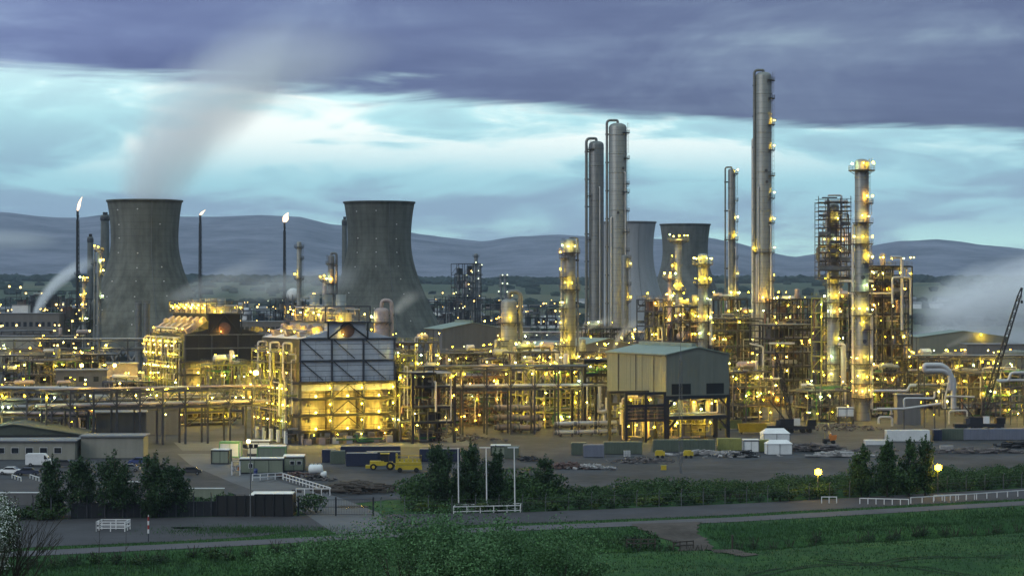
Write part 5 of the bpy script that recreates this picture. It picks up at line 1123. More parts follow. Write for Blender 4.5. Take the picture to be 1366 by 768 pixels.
def container(label, px, py, L, mat, rz=0.0, group=None, Hh=2.6, dep=2.44, D=None, z0=0.0):
    D = D or gd(py); tw = thing('shipping_container', label, 'container', (wx(px, D), D, z0), rz, group); MB().box(.03, L-.03, .05, dep-.05, .12, Hh-.05).build('body', mat, tw)
    n = int(L/.55); m = MB()
    for k in range(n): m.box(L*(k+.2)/n, L*(k+.7)/n, -.02, .06, .2, Hh-.2)
    m.build('corrugation', mat, tw); MB().box(0, L, 0, dep, Hh-.08, Hh).build('roof', mat if mat is not navy else roofgrey, tw)
    for x in (0, L-.14):
        for y in (-.02, dep-.12): box(tw, 'corner_post', mat, x, x+.14, y, y+.14, 0, Hh)
    d = MB().box(-.06, .04, .1, dep-.1, .2, Hh-.15).build('door', mat, tw)
    for y in (.6, 1.8): MB().cyl((-.1, y, .2), (-.1, y, Hh-.2), .035, n=6).build('lock_bar', steel2, d)
    return tw
def vehicle(label, px, py, mat, kind='car', face=1, group=None, rz=0.0, D=None):
    D = D or gd(py); tw = thing('parked_car' if kind == 'car' else 'parked_van', label, kind, (wx(px, D), D, .06), rz if face > 0 else rz+math.pi, group)
    if kind == 'car': side = [(-2.1,.35),(-2.15,.75),(-1.9,.95),(-1.35,1.0),(-.75,1.42),(.75,1.45),(1.45,1.0),(2.0,.88),(2.12,.6),(2.1,.35)]; W = .85; gl = [(-1.2,1.03),(-.72,1.36),(.70,1.39),(1.22,1.03)]; wr = .32; wxs = (-1.3, 1.3)
    else: side = [(-2.6,.4),(-2.6,2.35),(-2.4,2.5),(.9,2.5),(1.25,2.3),(1.9,1.45),(2.5,1.25),(2.6,.9),(2.6,.4)]; W = 1.0; gl = [(1.0,1.45),(1.0,2.15),(1.22,2.15),(1.75,1.45)]; wr = .36; wxs = (-1.6, 1.7)
    n = len(side); m = MB(); m.add([(x, -W*(1 if z < 1.0 or kind != 'car' else .86), z) for x, z in side] + [(x, W*(1 if z < 1.0 or kind != 'car' else .86), z) for x, z in side], [tuple(range(n)), tuple(reversed(range(n, 2*n)))] + [(i, n+i, n+(i+1) % n, (i+1) % n) for i in range(n)]); m.build('body', mat, tw)
    for sg in (-1, 1):
        m = MB(); y = sg*(W*(.90 if kind == 'car' else 1)+.015); m.add([(x, y, z) for x, z in gl] + [(x, y-sg*.03, z) for x, z in gl], [(0,1,2,3),(7,6,5,4),(0,4,5,1),(1,5,6,2),(2,6,7,3)]); m.build('window', glass, tw)
        for x in wxs: 
            w = MB().cyl((x, sg*(W-.18), wr), (x, sg*(W+.02), wr), wr, n=14).build('wheel', rubber, tw); MB().cyl((x, sg*(W+.0), wr), (x, sg*(W+.04), wr), wr*.55, n=10).build('rim', steel2, w)
        MB().box(side[-1][0]-.08, side[-1][0]+.02, sg*W*.75-.14, sg*W*.75+.14, .62, .78).build('headlight', white, tw)
    x0, x1 = (.82, 1.40) if kind == 'car' else (1.24, 1.86); z0_, z1_ = (1.42, 1.03) if kind == 'car' else (2.28, 1.48)
    m = MB(); m.add([(x0, -W*.78, z0_+.02), (x0, W*.78, z0_+.02), (x1, W*.78, z1_+.03), (x1, -W*.78, z1_+.03)], [(0, 1, 2, 3)]); m.build('windscreen', glass, tw)
    return tw
def railing(label, pts, n=8, h=1.15, rails=(.55, 1.1), mat=None, name='railing', group=None, t_=.12, cat='railing'):
    """white post-and-rail fence along plan points"""
    p0 = Vector((pts[0][0], pts[0][1], 0)); tw = thing(name, label, cat, p0, 0, group); mat = mat or white; seg = [(Vector((a[0], a[1], 0))-p0, Vector((b[0], b[1], 0))-p0) for a, b in zip(pts[:-1], pts[1:])]; tot = sum((b-a).length for a, b in seg)
    for a, b in seg:
        k = max(1, round(n*(b-a).length/tot))
        for i in range(k+1):
            if i == 0 and a.length > .01: continue
            q = a + (b-a)*i/k; box(tw, 'post', mat, q.x-t_/2, q.x+t_/2, q.y-t_/2, q.y+t_/2, 0, h)
        for z in rails: beam(tw, 'rail', mat, a+Vector((0,-.01,z)), b+Vector((0,-.01,z)), t_*.7, t_)
    return tw
def g2(px, py): D = gd(py); return (wx(px, D), D)
# ---- left: office, dark roof, cars, walls
D = gd(613)
block('long low cream office with pale flat roof at left', -60, D, 24, 9, 3.6, cream, roofgrey, 'office_building', rz=R(2), windows=(7, 2, 1.3, 2.4, 1.4), door=(14.2, 15.2, 2.3))
block('taller cream end block of the long low office', 108, gd(611), 12.6, 8, 4.3, cream, roofgrey, 'office_building', rz=R(2))
sh = shed('broad shed with dark green pitched roof behind the long office', -75, gd(600)-6, 29, 16, 0, 3.4, 2.3, roofdk, roofdk, rz=R(4), sheets=False)
MB().box(-1.2, 30, -.5, .2, 3.0, 3.5).build('gutter', black, sh)
block('low dark shed at the left edge under the pipe bridge', -40, 520, 13, 8, 7.0, roofdk, roofgrey, rz=R(4))
for lab, px_, py_, m_, kd, fc in (('white van parked by the long office', 53, 622, white, 'van', 1), ('small white car parked at the left edge', 14, 633, white, 'car', 1), ('dark car parked beside the small white car', 37, 634, navy, 'car', -1), ('dark car parked right of the white van', 86, 623, steelk, 'car', 1), ('dark blue car parked by the office end block', 186, 620, bluep, 'car', -1), ('dark car with lamps at the yard road bend', 254, 633, steelk, 'car', 1), ('pale car half hidden behind the left trees', 172, 629, steel2, 'car', 1)):
    vehicle(lab, px_, py_, m_, kd, fc, rz=rng.uniform(-.15, .15))
def wall_run(label, a, b, h, m_, cap, th=.3):
    a = Vector((*a, 0)); b = Vector((*b, 0)); tw = thing('boundary_wall', label, 'wall', a, math.atan2(b.y-a.y, b.x-a.x)); L = (b-a).length
    n = max(1, int(L/4))
    for k in range(n): box(tw, 'panel', m_, L*k/n+.02, L*(k+1)/n-.02, 0, th, 0, h)
    box(tw, 'coping', cap, -.05, L+.05, -.08, th+.08, h, h+.14)
wall_run('low grey wall with pale coping at the left edge', g2(-40, 674), g2(56, 674), 2.0, wallgrey, whitesheet)
wall_run('low sage wall with white coping right of the left trees', g2(245, 668), g2(299, 668), 2.0, cabing, whitesheet)
wall_run('low pale wall behind the left trees', g2(150, 652), g2(196, 652), 1.2, wallgrey, whitesheet)
# trestles in the car park
for lab, px_, py_ in (('low white trestle barrier beside the small white car', 22, 640), ('low white trestle barrier below the white van', 46, 640)): railing(lab, [g2(px_-6, py_-2), g2(px_+6, py_+2)], 3, .8, (.75,), whitesheet, 'trestle_barrier', cat='barrier')
# ---- dark boarded fence with posts, left; gate; chain-link posts under the hedge
fx = [x for x in np.arange(-74, -33.0, 2.6)]
fn = thing('boarded_fence', 'dark boarded works fence below the left trees', 'fence', (fx[0], float(fence_y(fx[0])), 0)); x0_, y0_ = fx[0], float(fence_y(fx[0]))
def boarded(fn, xa, xb, h, n):
    for k in range(n):
        a = xa+(xb-xa)*k/n; b = xa+(xb-xa)*(k+1)/n-.03; beam(fn, 'board', steelk, (a-x0_, float(fence_y(a))-y0_, h/2), (b-x0_, float(fence_y(b))-y0_, h/2), .10, h)
boarded(fn, -66, -43.5, 2.3, 22)
for x in fx:
    if x < -43: y = float(fence_y(x)); box(fn, 'post', steel, x-x0_-.07, x-x0_+.07, y-y0_-.25, y-y0_-.1, 0, 3.2); beam(fn, 'cranked_arm', steel, (x-x0_, y-y0_-.17, 3.2), (x-x0_, y-y0_-.6, 3.7), .1)
xg0, xg1 = wx(289, gd(689)), wx(390, gd(689))
fb = thing('compound_screen', 'black screened compound left of the works gate', 'fence', (xg0, gd(689), 0))
for k in range(8): box(fb, 'panel', black, (xg1-xg0)*k/8+.02, (xg1-xg0)*(k+1)/8-.02, 0, .12, .1, 3.3 + (.15 if k > 3 else -.1))
for k in range(9): box(fb, 'post', steelk, (xg1-xg0)*k/8-.06, (xg1-xg0)*k/8+.06, -.16, -.02, 0, 3.4)
box(fb, 'panel', black, xg1-xg0-.1, xg1-xg0, .1, 6, .1, 3.2); box(fb, 'roof', whitesheet, (xg1-xg0)*.42, xg1-xg0-.3, 1, 7.0, 3.1, 3.25)
gx0, gx1 = wx(398, gd(688)), wx(498, gd(688)); gt = thing('works_gate', 'wide mesh gate across the works entrance', 'gate', (gx0, gd(688), 0))
for x in (0, (gx1-gx0)/2, gx1-gx0): box(gt, 'post', steelk, x-.12, x+.12, -.12, .12, 0, 2.9)
for z in (.25, 1.4, 2.5): beam(gt, 'rail', steelk, (0, 0, z), (gx1-gx0, 0, z), .07)
m = MB(); 
for k in range(46): x = (gx1-gx0)*(k+.5)/46; m.bar((x, 0, .2), (x, 0, 2.5), .025)
m.build('mesh_infill', steelk, gt)
cf = thing('chain_link_fence', 'chain-link fence on concrete posts along the foot of the long hedge', 'fence', (-20, float(fence_y(-20)), 0)); cx0, cy0 = -20, float(fence_y(-20)); pv = None; wr = MB()
for x in np.arange(-20, 118, 3.6):
    y = float(fence_y(x)) - .4; box(cf, 'post', steel2, x-cx0-.055, x-cx0+.055, y-cy0-.055, y-cy0+.055, 0, 2.3); beam(cf, 'cranked_arm', steel2, (x-cx0, y-cy0, 2.3), (x-cx0+.1, y-cy0-.45, 2.75), .12)
    if pv is not None:
        for z in (.3, .9, 1.5, 2.1): wr.bar((pv[0]-cx0, pv[1]-cy0, z), (x-cx0, y-cy0, z), .025)
    pv = (x, y)
wr.build('wire', steel2, cf)
# ---- white rails, posts, marker
railing('white bench-like railing beside the tarmac at left', [g2(128.5, 709), g2(166.5, 709), (g2(166.5, 709)[0]+.2, g2(166.5, 709)[1]+3.2), (g2(128.5, 709)[0]+.2, g2(128.5, 709)[1]+3.2), g2(128.5, 709)], 8, 1.5, (.55, 1.1, 1.42), t_=.14)
rx0, ry0 = g2(605, 685); rx1, ry1 = g2(694, 683)
railing('white railing pen round the three white poles', [(rx0, ry0), (rx1, ry1), (rx1+.2, ry1+3), (rx0+.2, ry0+3), (rx0, ry0)], 14, 1.15, (.35, 1.1), t_=.13)
for lab, px_, arm_ in (('leftmost of the three tall white poles', 612, 0), ('middle white pole with a flat bar on its head', 649.5, 1), ('rightmost of the three tall white poles', 687, 2)):
    D = gd(682); tw = thing('white_pole', lab, 'pole', (wx(px_, D), D, 0)); hh = wz(597, D)
    MB().cyl((0, 0, 0), (-.12, 0, hh), .11, .085, 10).build('shaft', white, tw); MB().cyl((0, 0, 0), (0, 0, .3), .2, n=10).build('base', white, tw)
    if arm_: MB().box(-1.15, .55, -.12, .12, hh-.02, hh+.12).build('crossbar', whitesheet, tw)
railing('short white rail at right near the lane', [g2(1096, 671), g2(1116, 671)], 2, 1.1, (1.05,), t_=.13)
railing('white rail sloping along the lane at right', [g2(1147, 672), g2(1212, 673.5)], 6, 1.0, (.95,), t_=.13)
railing('long white rail running off the right edge', [g2(1215, 671.5), g2(1275, 668), g2(1330, 664), g2(1385, 660)], 11, 1.05, (1.0,), t_=.13)
railing('doubled white rail behind the long rail at right', [g2(1246, 668), g2(1300, 666)], 5, 1.0, (.95,), t_=.12)
railing('white railing running down the yard road', [g2(378, 640), g2(441, 660)], 14, 1.25, (.6, 1.2), t_=.13)
railing('white railing crossing behind the yard road', [g2(337, 641), g2(377, 639)], 4, 1.25, (.6, 1.2), t_=.13)
railing('white railing turned towards the gate', [g2(395, 661), g2(440, 661)], 4, 1.25, (1.2,), t_=.13)
D = gd(722); mk = thing('marker_post', 'red and white striped marker post on the verge', 'post', (wx(198, D), D, 0)); hm_ = 3.4
for k in range(6): rod(mk, 'band', (white, redp)[k % 2] if k > 1 else steel, (0, 0, hm_*k/6), (0, 0, hm_*(k+1)/6), .12 if k > 1 else .07)
rod(mk, 'cap', white, (0, 0, hm_), (0, 0, hm_+.25), .06)
# ---- street lamps at right and the unlit mast by the compound
for lab, px_, py_ in (('lit street lamp standing in the long hedge left of the right-hand trees', 1091, 628), ('lit street lamp standing in the hedge right of the right-hand trees', 1251, 622)):
    D = 368 if px_ < 1200 else 374; h = wz(py_, D); tw = thing('street_lamp', lab, 'street lamp', (wx(px_, D), D, 0)); rod(tw, 'pole', steel2, (0, 0, 0), (0, 0, h+.2), .08); MB().box(-.22, .22, -.75, .12, h+.1, h+.26).build('lamp_head', steel2, tw); lamp(tw, (0, -.5, h-.1), .62, lamps_)
D = gd(690); tw = thing('lamp_mast', 'unlit grey lamp mast beside the black compound', 'lamp post', (wx(334, D), D, 0)); rod(tw, 'pole', steel2, (0, 0, 0), (0, 0, wz(596, D)), .09); beam(tw, 'cross_arm', steelk, (-.9, 0, wz(597, D)), (.9, 0, wz(597, D)), .14)
for x in (-.8, .1, .85): box(tw, 'floodlight', black, x-.28, x+.28, -.3, .1, wz(597, D), wz(597, D)+.55)
# ---- cabins, containers, plant in the yard
cabin('small green cabin at the yard edge left of the flood lamp', 282, 619, 3.4, 2.6, 2.9, cabing, steelk, R(-6))
cabin('white cabin with green roof edge lit by the flood lamp', 293, 610, 4.0, 2.6, 3.2, whitesheet, mint, R(-6), roofm=mint)
cabin('long sage cabin with a blue drum in front', 320, 632, 8.0, 2.8, 2.9, cabing, steelk, R(3), wins=((1.6, 2.4, 1.1, 2.0),))
cabin('sage cabin with two windows facing the yard', 378, 629, 3.8, 5.5, 2.9, cabing, steelk, R(3), wins=((1.2, 2.1, 1.3, 2.1), (2.5, 3.4, 1.3, 2.1)))
cabin('white-roofed cabin behind the long sage cabin', 343, 615, 5.6, 4.0, 3.0, cabing, mint, R(3))
cabin('white cabin catching the furnace light', 330, 607, 4.6, 3.0, 3.0, whitesheet, steelk, R(3))
D = gd(634); tw = thing('oil_drum', 'blue drum standing against the long sage cabin', 'drum', (wx(341, D), D, 0)); MB().lathe([(.02, 0), (.36, 0), (.36, .4), (.39, .45), (.36, .5), (.36, .85), (.39, .9), (.36, .95), (.36, 1.3), (.02, 1.3)], 16).build('body', bluep, tw); MB().lathe([(.3, 1.3), (.3, 1.36), (.02, 1.36)], 12).build('lid', navy, tw)
D = gd(634); tw = thing('storage_rack', 'white storage rack of gas bottles left of the long sage cabin', 'rack', (wx(309, D), D, 0))
for x in (0, 1.5):
    for y in (0, 1): box(tw, 'post', white, x-.06, x+.06, y-.06, y+.06, 0, 2.6)
for z in (.9, 1.7, 2.55): box(tw, 'shelf', steel2, -.05, 1.55, -.05, 1.05, z, z+.06)
for x in (.3, .75, 1.2): MB().lathe([(.16, .96), (.16, 1.5), (.05, 1.62), (.02, 1.68)], 10, (x, .4)).build('bottle', rng.choice((pwhite, orange)), tw)
for k, (lab, px_, py_, L, m_) in enumerate((('navy container at the left end of the dark row', 430, 617, 2.6, navy), ('green open-ended container beside the navy end container', 441, 619, 2.8, contg), ('long navy container with pale roof in the dark row', 462, 622, 6.0, navy), ('navy container behind the yellow loader', 489, 620, 6.6, navy), ('dark container right of the yellow platform', 560, 616, 8.0, navy), ('navy container behind the dark row', 455, 612, 12, navy))):
    container(lab, px_, py_, L, m_, R(3))
container('green container behind the middle white pole', 673, 612, 2.9, contg, R(-5)); cabin('low pale-roofed hut left of the green container', 655, 608, 4.0, 3.0, 2.2, cabing, steelk, 0)
for lab, px_, py_, L, m_ in (('white-topped green container at the left of the pale row', 763, 607, 3.0, contg), ('blue-grey container in front of the pale row', 779, 610, 4.1, contb), ('long green container right of the blue-grey one', 806, 606, 8.0, contg), ('long grey-green container below the warehouse table', 872, 603, 13.0, contg), ('yellow-green open skip container left of the white tents', 958, 601, 5.0, olive), ('olive container between white crate and tents', 1010, 603, 2.8, olive), ('grey-green container at the right beyond the trees', 1256, 587, 5.6, contg), ('grey container beside it at the right', 1286, 587, 6.0, contb), ('dull container at the far right edge', 1318, 587, 9.0, contb), ('navy container end behind the right-hand trees', 1246, 588, 1.8, navy)):
    container(lab, px_, py_, L, m_, R(2))
container('long white container behind the right-hand trees', 1183, 589, 9.8, whitesheet, R(2)); container('white container lying flat below the long white one', 1155, 594, 5.0, whitesheet, R(2), Hh=1.2)
cabin('white crate cabin between the yellow-green skips', 992, 604, 3.2, 2.6, 2.8, whitesheet, steel2, 0); cabin('grey cabin under the warehouse table', 905, 586, 3.0, 3.0, 3.6, wallgrey, steelk, R(20)); cabin('second grey cabin under the warehouse table with a window', 922, 585, 3.6, 3.0, 3.4, wallgrey, steelk, R(20), wins=((1.8, 2.8, 1.6, 2.5),))
lc = cabin('white cabin raised on posts at the foot of the crowned column', 1118, 568, 4.0, 2.4, 2.4, whitesheet, steel2, 0, z0=2.2)
for x in (.15, 3.85):
    for y in (.15, 2.25): box(lc, 'leg', steelk, x-.12, x+.12, y-.12, y+.12, -2.2, .1)
box(lc, 'tray', yellowp, .6, 3.4, -.2, .6, -2.1, -1.3)
def skip(label, px, py, L, m_, h=2.0):
    D = gd(py); tw = thing('skip', label, 'skip', (wx(px, D), D, .5)); b = MB(); b.add([(.3,0,0),(L-.3,0,0),(L,-.1,h),(0,-.1,h),(.3,2.2,0),(L-.3,2.2,0),(L,2.3,h),(0,2.3,h)], [(0,1,2,3),(5,4,7,6),(4,0,3,7),(1,5,6,2),(0,4,5,1)]); b.build('body', m_, tw); box(tw, 'rim', m_, -.05, L+.05, -.16, -.06, h-.15, h); 
    for k in range(1, 5): box(tw, 'rib', m_, L*k/5-.06, L*k/5+.06, -.12, -.02, .1, h-.15)
    for x in (.8, L-.8): box(tw, 'foot', steelk, x-.2, x+.2, .2, 2, -.5, .02)
skip('bright yellow skip behind the white tents', 985, 579, 6.8, yellowp); skip('darker yellow skip behind the bright yellow skip', 957, 574, 6.0, olive)
def tent(label, px, py, w, d, h, rise):
    D = gd(py); tw = thing('white_tent', label, 'tent', (wx(px, D), D, 0), R(6)); MB().add([(0,0,0),(w,0,0),(w,0,h),(0,0,h),(0,d,0),(w,d,0),(w,d,h),(0,d,h)], [(0,1,2,3),(5,4,7,6),(4,0,3,7),(1,5,6,2)]).build('side_sheet', whitesheet, tw)
    MB().add([(-.15,-.15,h),(w+.15,-.15,h),(w+.15,d+.15,h),(-.15,d+.15,h),(w*.15,d/2,h+rise),(w*.85,d/2,h+rise)], [(0,1,5,4),(2,3,4,5),(3,0,4),(1,2,5)]).build('canopy', white, tw)
    for x in (0, w/2, w): box(tw, 'pole', steel2, x-.05, x+.05, -.06, .02, 0, h)
tent('front white tent with green panels', 1024, 606, 5.2, 3.0, 2.2, .8); tent('larger white tent behind the front tent', 1019, 594, 5.8, 4.0, 2.6, 1.1)
# yellow machines
D = gd(627); ld = thing('wheel_loader', 'yellow wheeled loader beside the dark containers', 'loader', (wx(491, D), D, .05))
MB().box(.3, 3.0, .3, 1.7, .8, 1.7).build('engine_body', yellowp, ld); MB().box(2.6, 4.6, .25, 1.75, .9, 1.5).build('rear_body', yellowp, ld)
cb = MB().box(2.4, 3.9, .4, 1.6, 1.5, 3.0).build('cab', black, ld); MB().box(2.3, 4.0, .3, 1.7, 3.0, 3.15).build('cab_roof', yellowp, cb)
for x, r_ in ((1.0, .6), (4.2, .78)):
    for y in (.15, 1.85): w = MB().cyl((x, y-.22, r_), (x, y+.22, r_), r_, n=16).build('wheel', rubber, ld); MB().cyl((x, y-.25, r_), (x, y+.25, r_), r_*.5, n=12).build('hub', yellowp, w)
MB().box(5.2, 5.55, .5, 1.5, .4, 3.1).build('mast', yellowp, ld); MB().bar((4.6, 1, 1.2), (5.3, 1, 1.0), .3).build('arm', yellowp, ld); MB().box(-.5, .35, .2, 1.8, .3, .9).build('bucket', yellowp, ld)
D = gd(630); bp = thing('access_platform', 'yellow railed access platform machine beside the loader', 'access platform', (wx(527, D), D, .05))
MB().box(0, 5.0, 0, 2.2, .5, 1.3).build('chassis', yellowp, bp); MB().box(.1, 4.9, .1, 2.1, 1.45, 1.9).build('deck', yellowp, bp); box(bp, 'deck_bar', olive, .2, 4.8, .2, 2, 1.3, 1.45)
hb = MB(); handrail_run(hb, [(.1, .1, 1.9), (4.9, .1, 1.9), (4.9, 2.1, 1.9), (.1, 2.1, 1.9), (.1, .1, 1.9)], 1.2); hb.build('guard_rail', yellowp, bp)
for k in range(6): box(bp, 'panel', yellowp, .2+k*.8, .8+k*.8, .05, .1, 1.95, 2.5)
for x in (.9, 4.0):
    for y in (0, 2.2): MB().cyl((x, y-.2, .45), (x, y+.2, .45), .45, n=14).build('wheel', rubber, bp)
for lab, px_, py_ in (('small yellow generator on wheels in the scrap yard', 874, 611), ('second small yellow generator right of the first', 912, 611)):
    D = gd(py_); tw = thing('generator', lab, 'generator', (wx(px_, D), D, 0)); MB().box(0, 2.0, 0, 1.2, .5, 1.35).build('casing', yellowp, tw); MB().box(.2, 1.6, .15, 1.05, 1.35, 1.6).build('hood', yellowp, tw)
    for x in (.5, 1.5): MB().cyl((x, -.1, .32), (x, .1, .32), .32, n=12).build('wheel', rubber, tw)
    beam(tw, 'drawbar', steelk, (2, .6, .5), (2.8, .6, .4), .1)
D = gd(627); tw = thing('yellow_crate', 'small yellow crate on the yard near the hedge', 'crate', (wx(882, D), D, 0)); MB().box(0, 1.0, 0, .9, 0, .9).build('body', yellowp, tw); MB().box(-.05, 1.05, -.05, .95, .9, 1.0).build('lid', olive, tw)
D = gd(610); tw = thing('water_tank', 'pale plastic tank on a pallet in the scrap yard', 'tank', (wx(832, D), D, 0)); MB().box(0, 1.4, 0, 1.2, .15, 1.35).build('bottle', whitesheet, tw); m = MB()
for k in range(5): m.bar((k*.35, -.03, .1), (k*.35, -.03, 1.4), .05); m.bar((0, -.03, .15+k*.3), (1.4, -.03, .15+k*.3), .05)
m.build('cage', steel2, tw); box(tw, 'pallet', wood, -.05, 1.45, -.05, 1.25, 0, .14)
D = gd(640); tw = thing('tank_trailer', 'white rounded tank trailer beside the yard railing', 'trailer', (wx(411, D), D, 0)); rod(tw, 'tank', whitesheet, (0, .8, 1.9), (2.6, .8, 1.9), .85, 'drum'); rod(tw, 'tank', whitesheet, (2.2, .6, 1.0), (3.3, .6, 1.0), .6, 'drum'); box(tw, 'frame', steelk, -.2, 3.2, .2, 1.4, .6, .85)
for x in (.5, 2.3): MB().cyl((x, -.05, .42), (x, .25, .42), .42, n=12).build('wheel', rubber, tw)
for x in (.6, 1.3, 2.0): MB().cyl((x, .8, 1.9+.8), (x, .8, 2.9), .2, n=8).build('hatch', whitesheet, tw)
# people in hi-vis jackets
def person(label, px, py, top, legs):
    D = gd(py); vs = [(0,0,.95),(0,0,1.2),(0,0,1.45),(0,0,1.58),(0,0,1.70),(-.1,0,.5),(-.11,.03,.08),(.1,0,.5),(.11,-.03,.08),(-.22,0,1.42),(-.27,-.03,1.12),(-.25,-.1,.86),(.22,0,1.42),(.27,.02,1.12),(.25,-.08,.86),(-.12,-.1,.05),(.12,-.16,.05)]
    es = [(0,1),(1,2),(2,3),(3,4),(0,5),(5,6),(0,7),(7,8),(2,9),(9,10),(10,11),(2,12),(12,13),(13,14),(6,15),(8,16)]; rad = [.16,.15,.17,.06,.11,.085,.06,.085,.06,.08,.06,.04,.08,.06,.04,.05,.05]
    me = bpy.data.meshes.new('person'); me.from_pydata(vs, es, []); o = link('person', me, None, (wx(px, D), D, .06)); md = o.modifiers.new('skin', 'SKIN'); 
    for v, r_ in zip(me.skin_vertices[0].data, rad): v.radius = (r_, r_)
    me.skin_vertices[0].data[0].use_root = True; o.modifiers.new('sub', 'SUBSURF').levels = 1; o.modifiers['sub'].render_levels = 1; me.materials.append(top); tag(o, label, 'person')
    MB().lathe([(.15, 1.66), (.15, 1.74), (.1, 1.83), (.02, 1.86)], 12).build('helmet', white, o); MB().lathe([(.19, .96), (.20, 1.2), (.215, 1.42), (.1, 1.50)], 12).build('jacket', top, o)
hiv = M('hi_vis', (0.42, 0.62, 0.05), 0.7); hio = M('hi_vis_orange', (0.75, 0.25, 0.03), 0.7)
person('person in lime hi-vis jacket standing before the front tent', 1036, 605, hiv, navy); person('second person in lime hi-vis at the tent corner', 1050, 604, hiv, navy); person('person in orange jacket right of the tents in the open yard', 1108, 588, hio, navy)
# traffic at the scaffold side: small orange dumper
D = gd(592); tw = thing('dumper', 'small orange and black dumper on the yard right of the tents', 'dumper', (wx(1098, D), D, .05)); MB().box(0, 1.6, 0, 1.4, .5, 1.1).build('engine', steelk, tw); MB().add([(1.5,0,.7),(2.9,0,.9),(3.1,0,1.9),(1.4,0,1.7),(1.5,1.5,.7),(2.9,1.5,.9),(3.1,1.5,1.9),(1.4,1.5,1.7)], [(0,1,2,3),(5,4,7,6),(4,0,3,7),(1,5,6,2),(0,4,5,1)]).build('hopper', orange, tw); MB().bar((.5, .7, 1.1), (.5, .7, 2.4), .1).build('roll_bar', yellowp, tw)
for x in (.5, 2.3):
    for y in (0, 1.5): MB().cyl((x, y-.15, .42), (x, y+.15, .42), .42, n=12).build('wheel', rubber, tw)
# ---- scrap heaps: loose bits nobody could count
def heap(label, px, py, wid, dep, n, m_, zmax=.9, long=False, cat='scrap heap'):
    D = gd(py); b = MB()
    for _ in range(n):
        x = rng.gauss(0, .3)*wid; y = rng.gauss(0, .3)*dep; z = rng.random()*zmax*max(.15, 1-(x/wid*1.6)**2); L = rng.uniform(.6, 2.6 if long else 1.3); a = rng.uniform(-.5, .5) if long else rng.uniform(0, 3.14); e = Vector((math.cos(a)*L, math.sin(a)*L*.6, rng.uniform(-.3, .3))); c = Vector((x, y, z+.12))
        if rng.random() < .4: b.cyl(c-e/2, c+e/2, rng.uniform(.08, .3), n=7)
        else: b.bar(c-e/2, c+e/2, rng.uniform(.1, .5), rng.uniform(.06, .3))
    o = b.build('scrap_heap', m_, None, (wx(px, D), D, .05)); tag(o, label, cat, None, 'stuff')
heap('dark timber and scrap heap beside the white yard railing', 478, 656, 11, 9, 260, wood, 1.3, True)
heap('broken rubble at the end of the yard railing', 418, 640, 5, 5, 70, scrapm, .8)
heap('row of rusty fittings left of the yard tree', 757, 625, 8, 4, 90, rust, 1.1); heap('pale boulders and fittings right of the yard tree', 790, 626, 7, 3, 70, scrapw, .9)
heap('grey scrap on the dark patch right of the green container', 855, 616, 10, 9, 120, scrapm, .7); heap('pipe offcuts below the grey-green container', 935, 607, 9, 3, 80, scrapw, .9, True)
heap('coiled hose heap left of the yard tree', 703, 615, 4, 4, 40, steelk, 1.0); heap('scrap before the yellow-green skip', 975, 610, 7, 3, 80, scrapw, 1.1); heap('black scrap trailer load before the white crate', 995, 610, 5, 2.5, 60, steelk, 1.3)
heap('stack of scaffold tubes right of the tents', 1078, 602, 16, 6, 200, scrapm, 1.5, True); heap('pale steel stacks right of the scaffold tubes', 1118, 609, 12, 5, 110, scrapw, .9, True)
heap('steel lengths in the right-hand yard', 1300, 604, 18, 8, 120, scrapm, .8, True); heap('dark steel bundles at the right edge of the yard', 1358, 597, 10, 5, 70, steelk, 1.2, True)
heap('plant rubble left of the tank trailer', 395, 637, 6, 3, 60, rust, .9); heap('dark clutter at the foot of the crowned column', 1120, 574, 20, 6, 140, scrapm, 1.6); heap('clutter under the navy steel frame', 600, 588, 20, 5, 120, scrapm, 1.5)
def stack_sheets(label, px, py, n, w, m_):
    D = gd(py); tw = thing('board_stack', label, 'board stack', (wx(px, D), D, .05))
    for k in range(n): box(tw, 'board', m_, rng.uniform(-.06, .06), w+rng.uniform(-.06, .06), 0, 1.5, k*.24, k*.24+.2)
stack_sheets('stack of dark boards at the right edge of the yard', 1346, 597, 6, 2.6, wood); stack_sheets('stack of pale boards near the right street lamp', 1255, 602, 5, 2.8, scrapw)
# ---- trees
G1 = 'trees along the left boarded fence'; G2 = 'trees between the gate and the three poles'; G3 = 'trees in the hedge at right'
put_tree('slim leftmost tree by the boarded fence', 68, 690, 88, 30, G1, 2400); put_tree('second tree from the left by the boarded fence, narrow', 107, 690, 86, 38, G1, 2700); put_tree('broad tree in the middle of the left group', 151, 690, 94, 50, G1, 3600); put_tree('dense dark tree right of the broad tree', 208, 690, 92, 42, G1, 3600); put_tree('shorter tree at the right end of the left group', 238, 688, 74, 30, G1, 2000)
put_tree('dark tree left of the leftmost white pole', 585, 679, 94, 40, G2, 3600); put_tree('dark tree between left and middle white poles', 628, 679, 96, 36, G2, 3600); put_tree('tree right of the middle white pole', 661, 676, 84, 27, G2, 2300); put_tree('small tree right of the three poles', 727, 668, 66, 30, G2, 1700)
put_tree('leftmost tree rising from the right hedge', 1149, 663, 74, 26, G3, 2600, mat=leafm); put_tree('tallest tree rising from the right hedge', 1184, 663, 84, 27, G3, 3000, mat=leafm); put_tree('third tree rising from the right hedge', 1212, 662, 82, 22, G3, 2400, mat=leafm); put_tree('last tree of the right hedge beside the street lamp', 1234, 661, 84, 22, G3, 2400, mat=leafm)
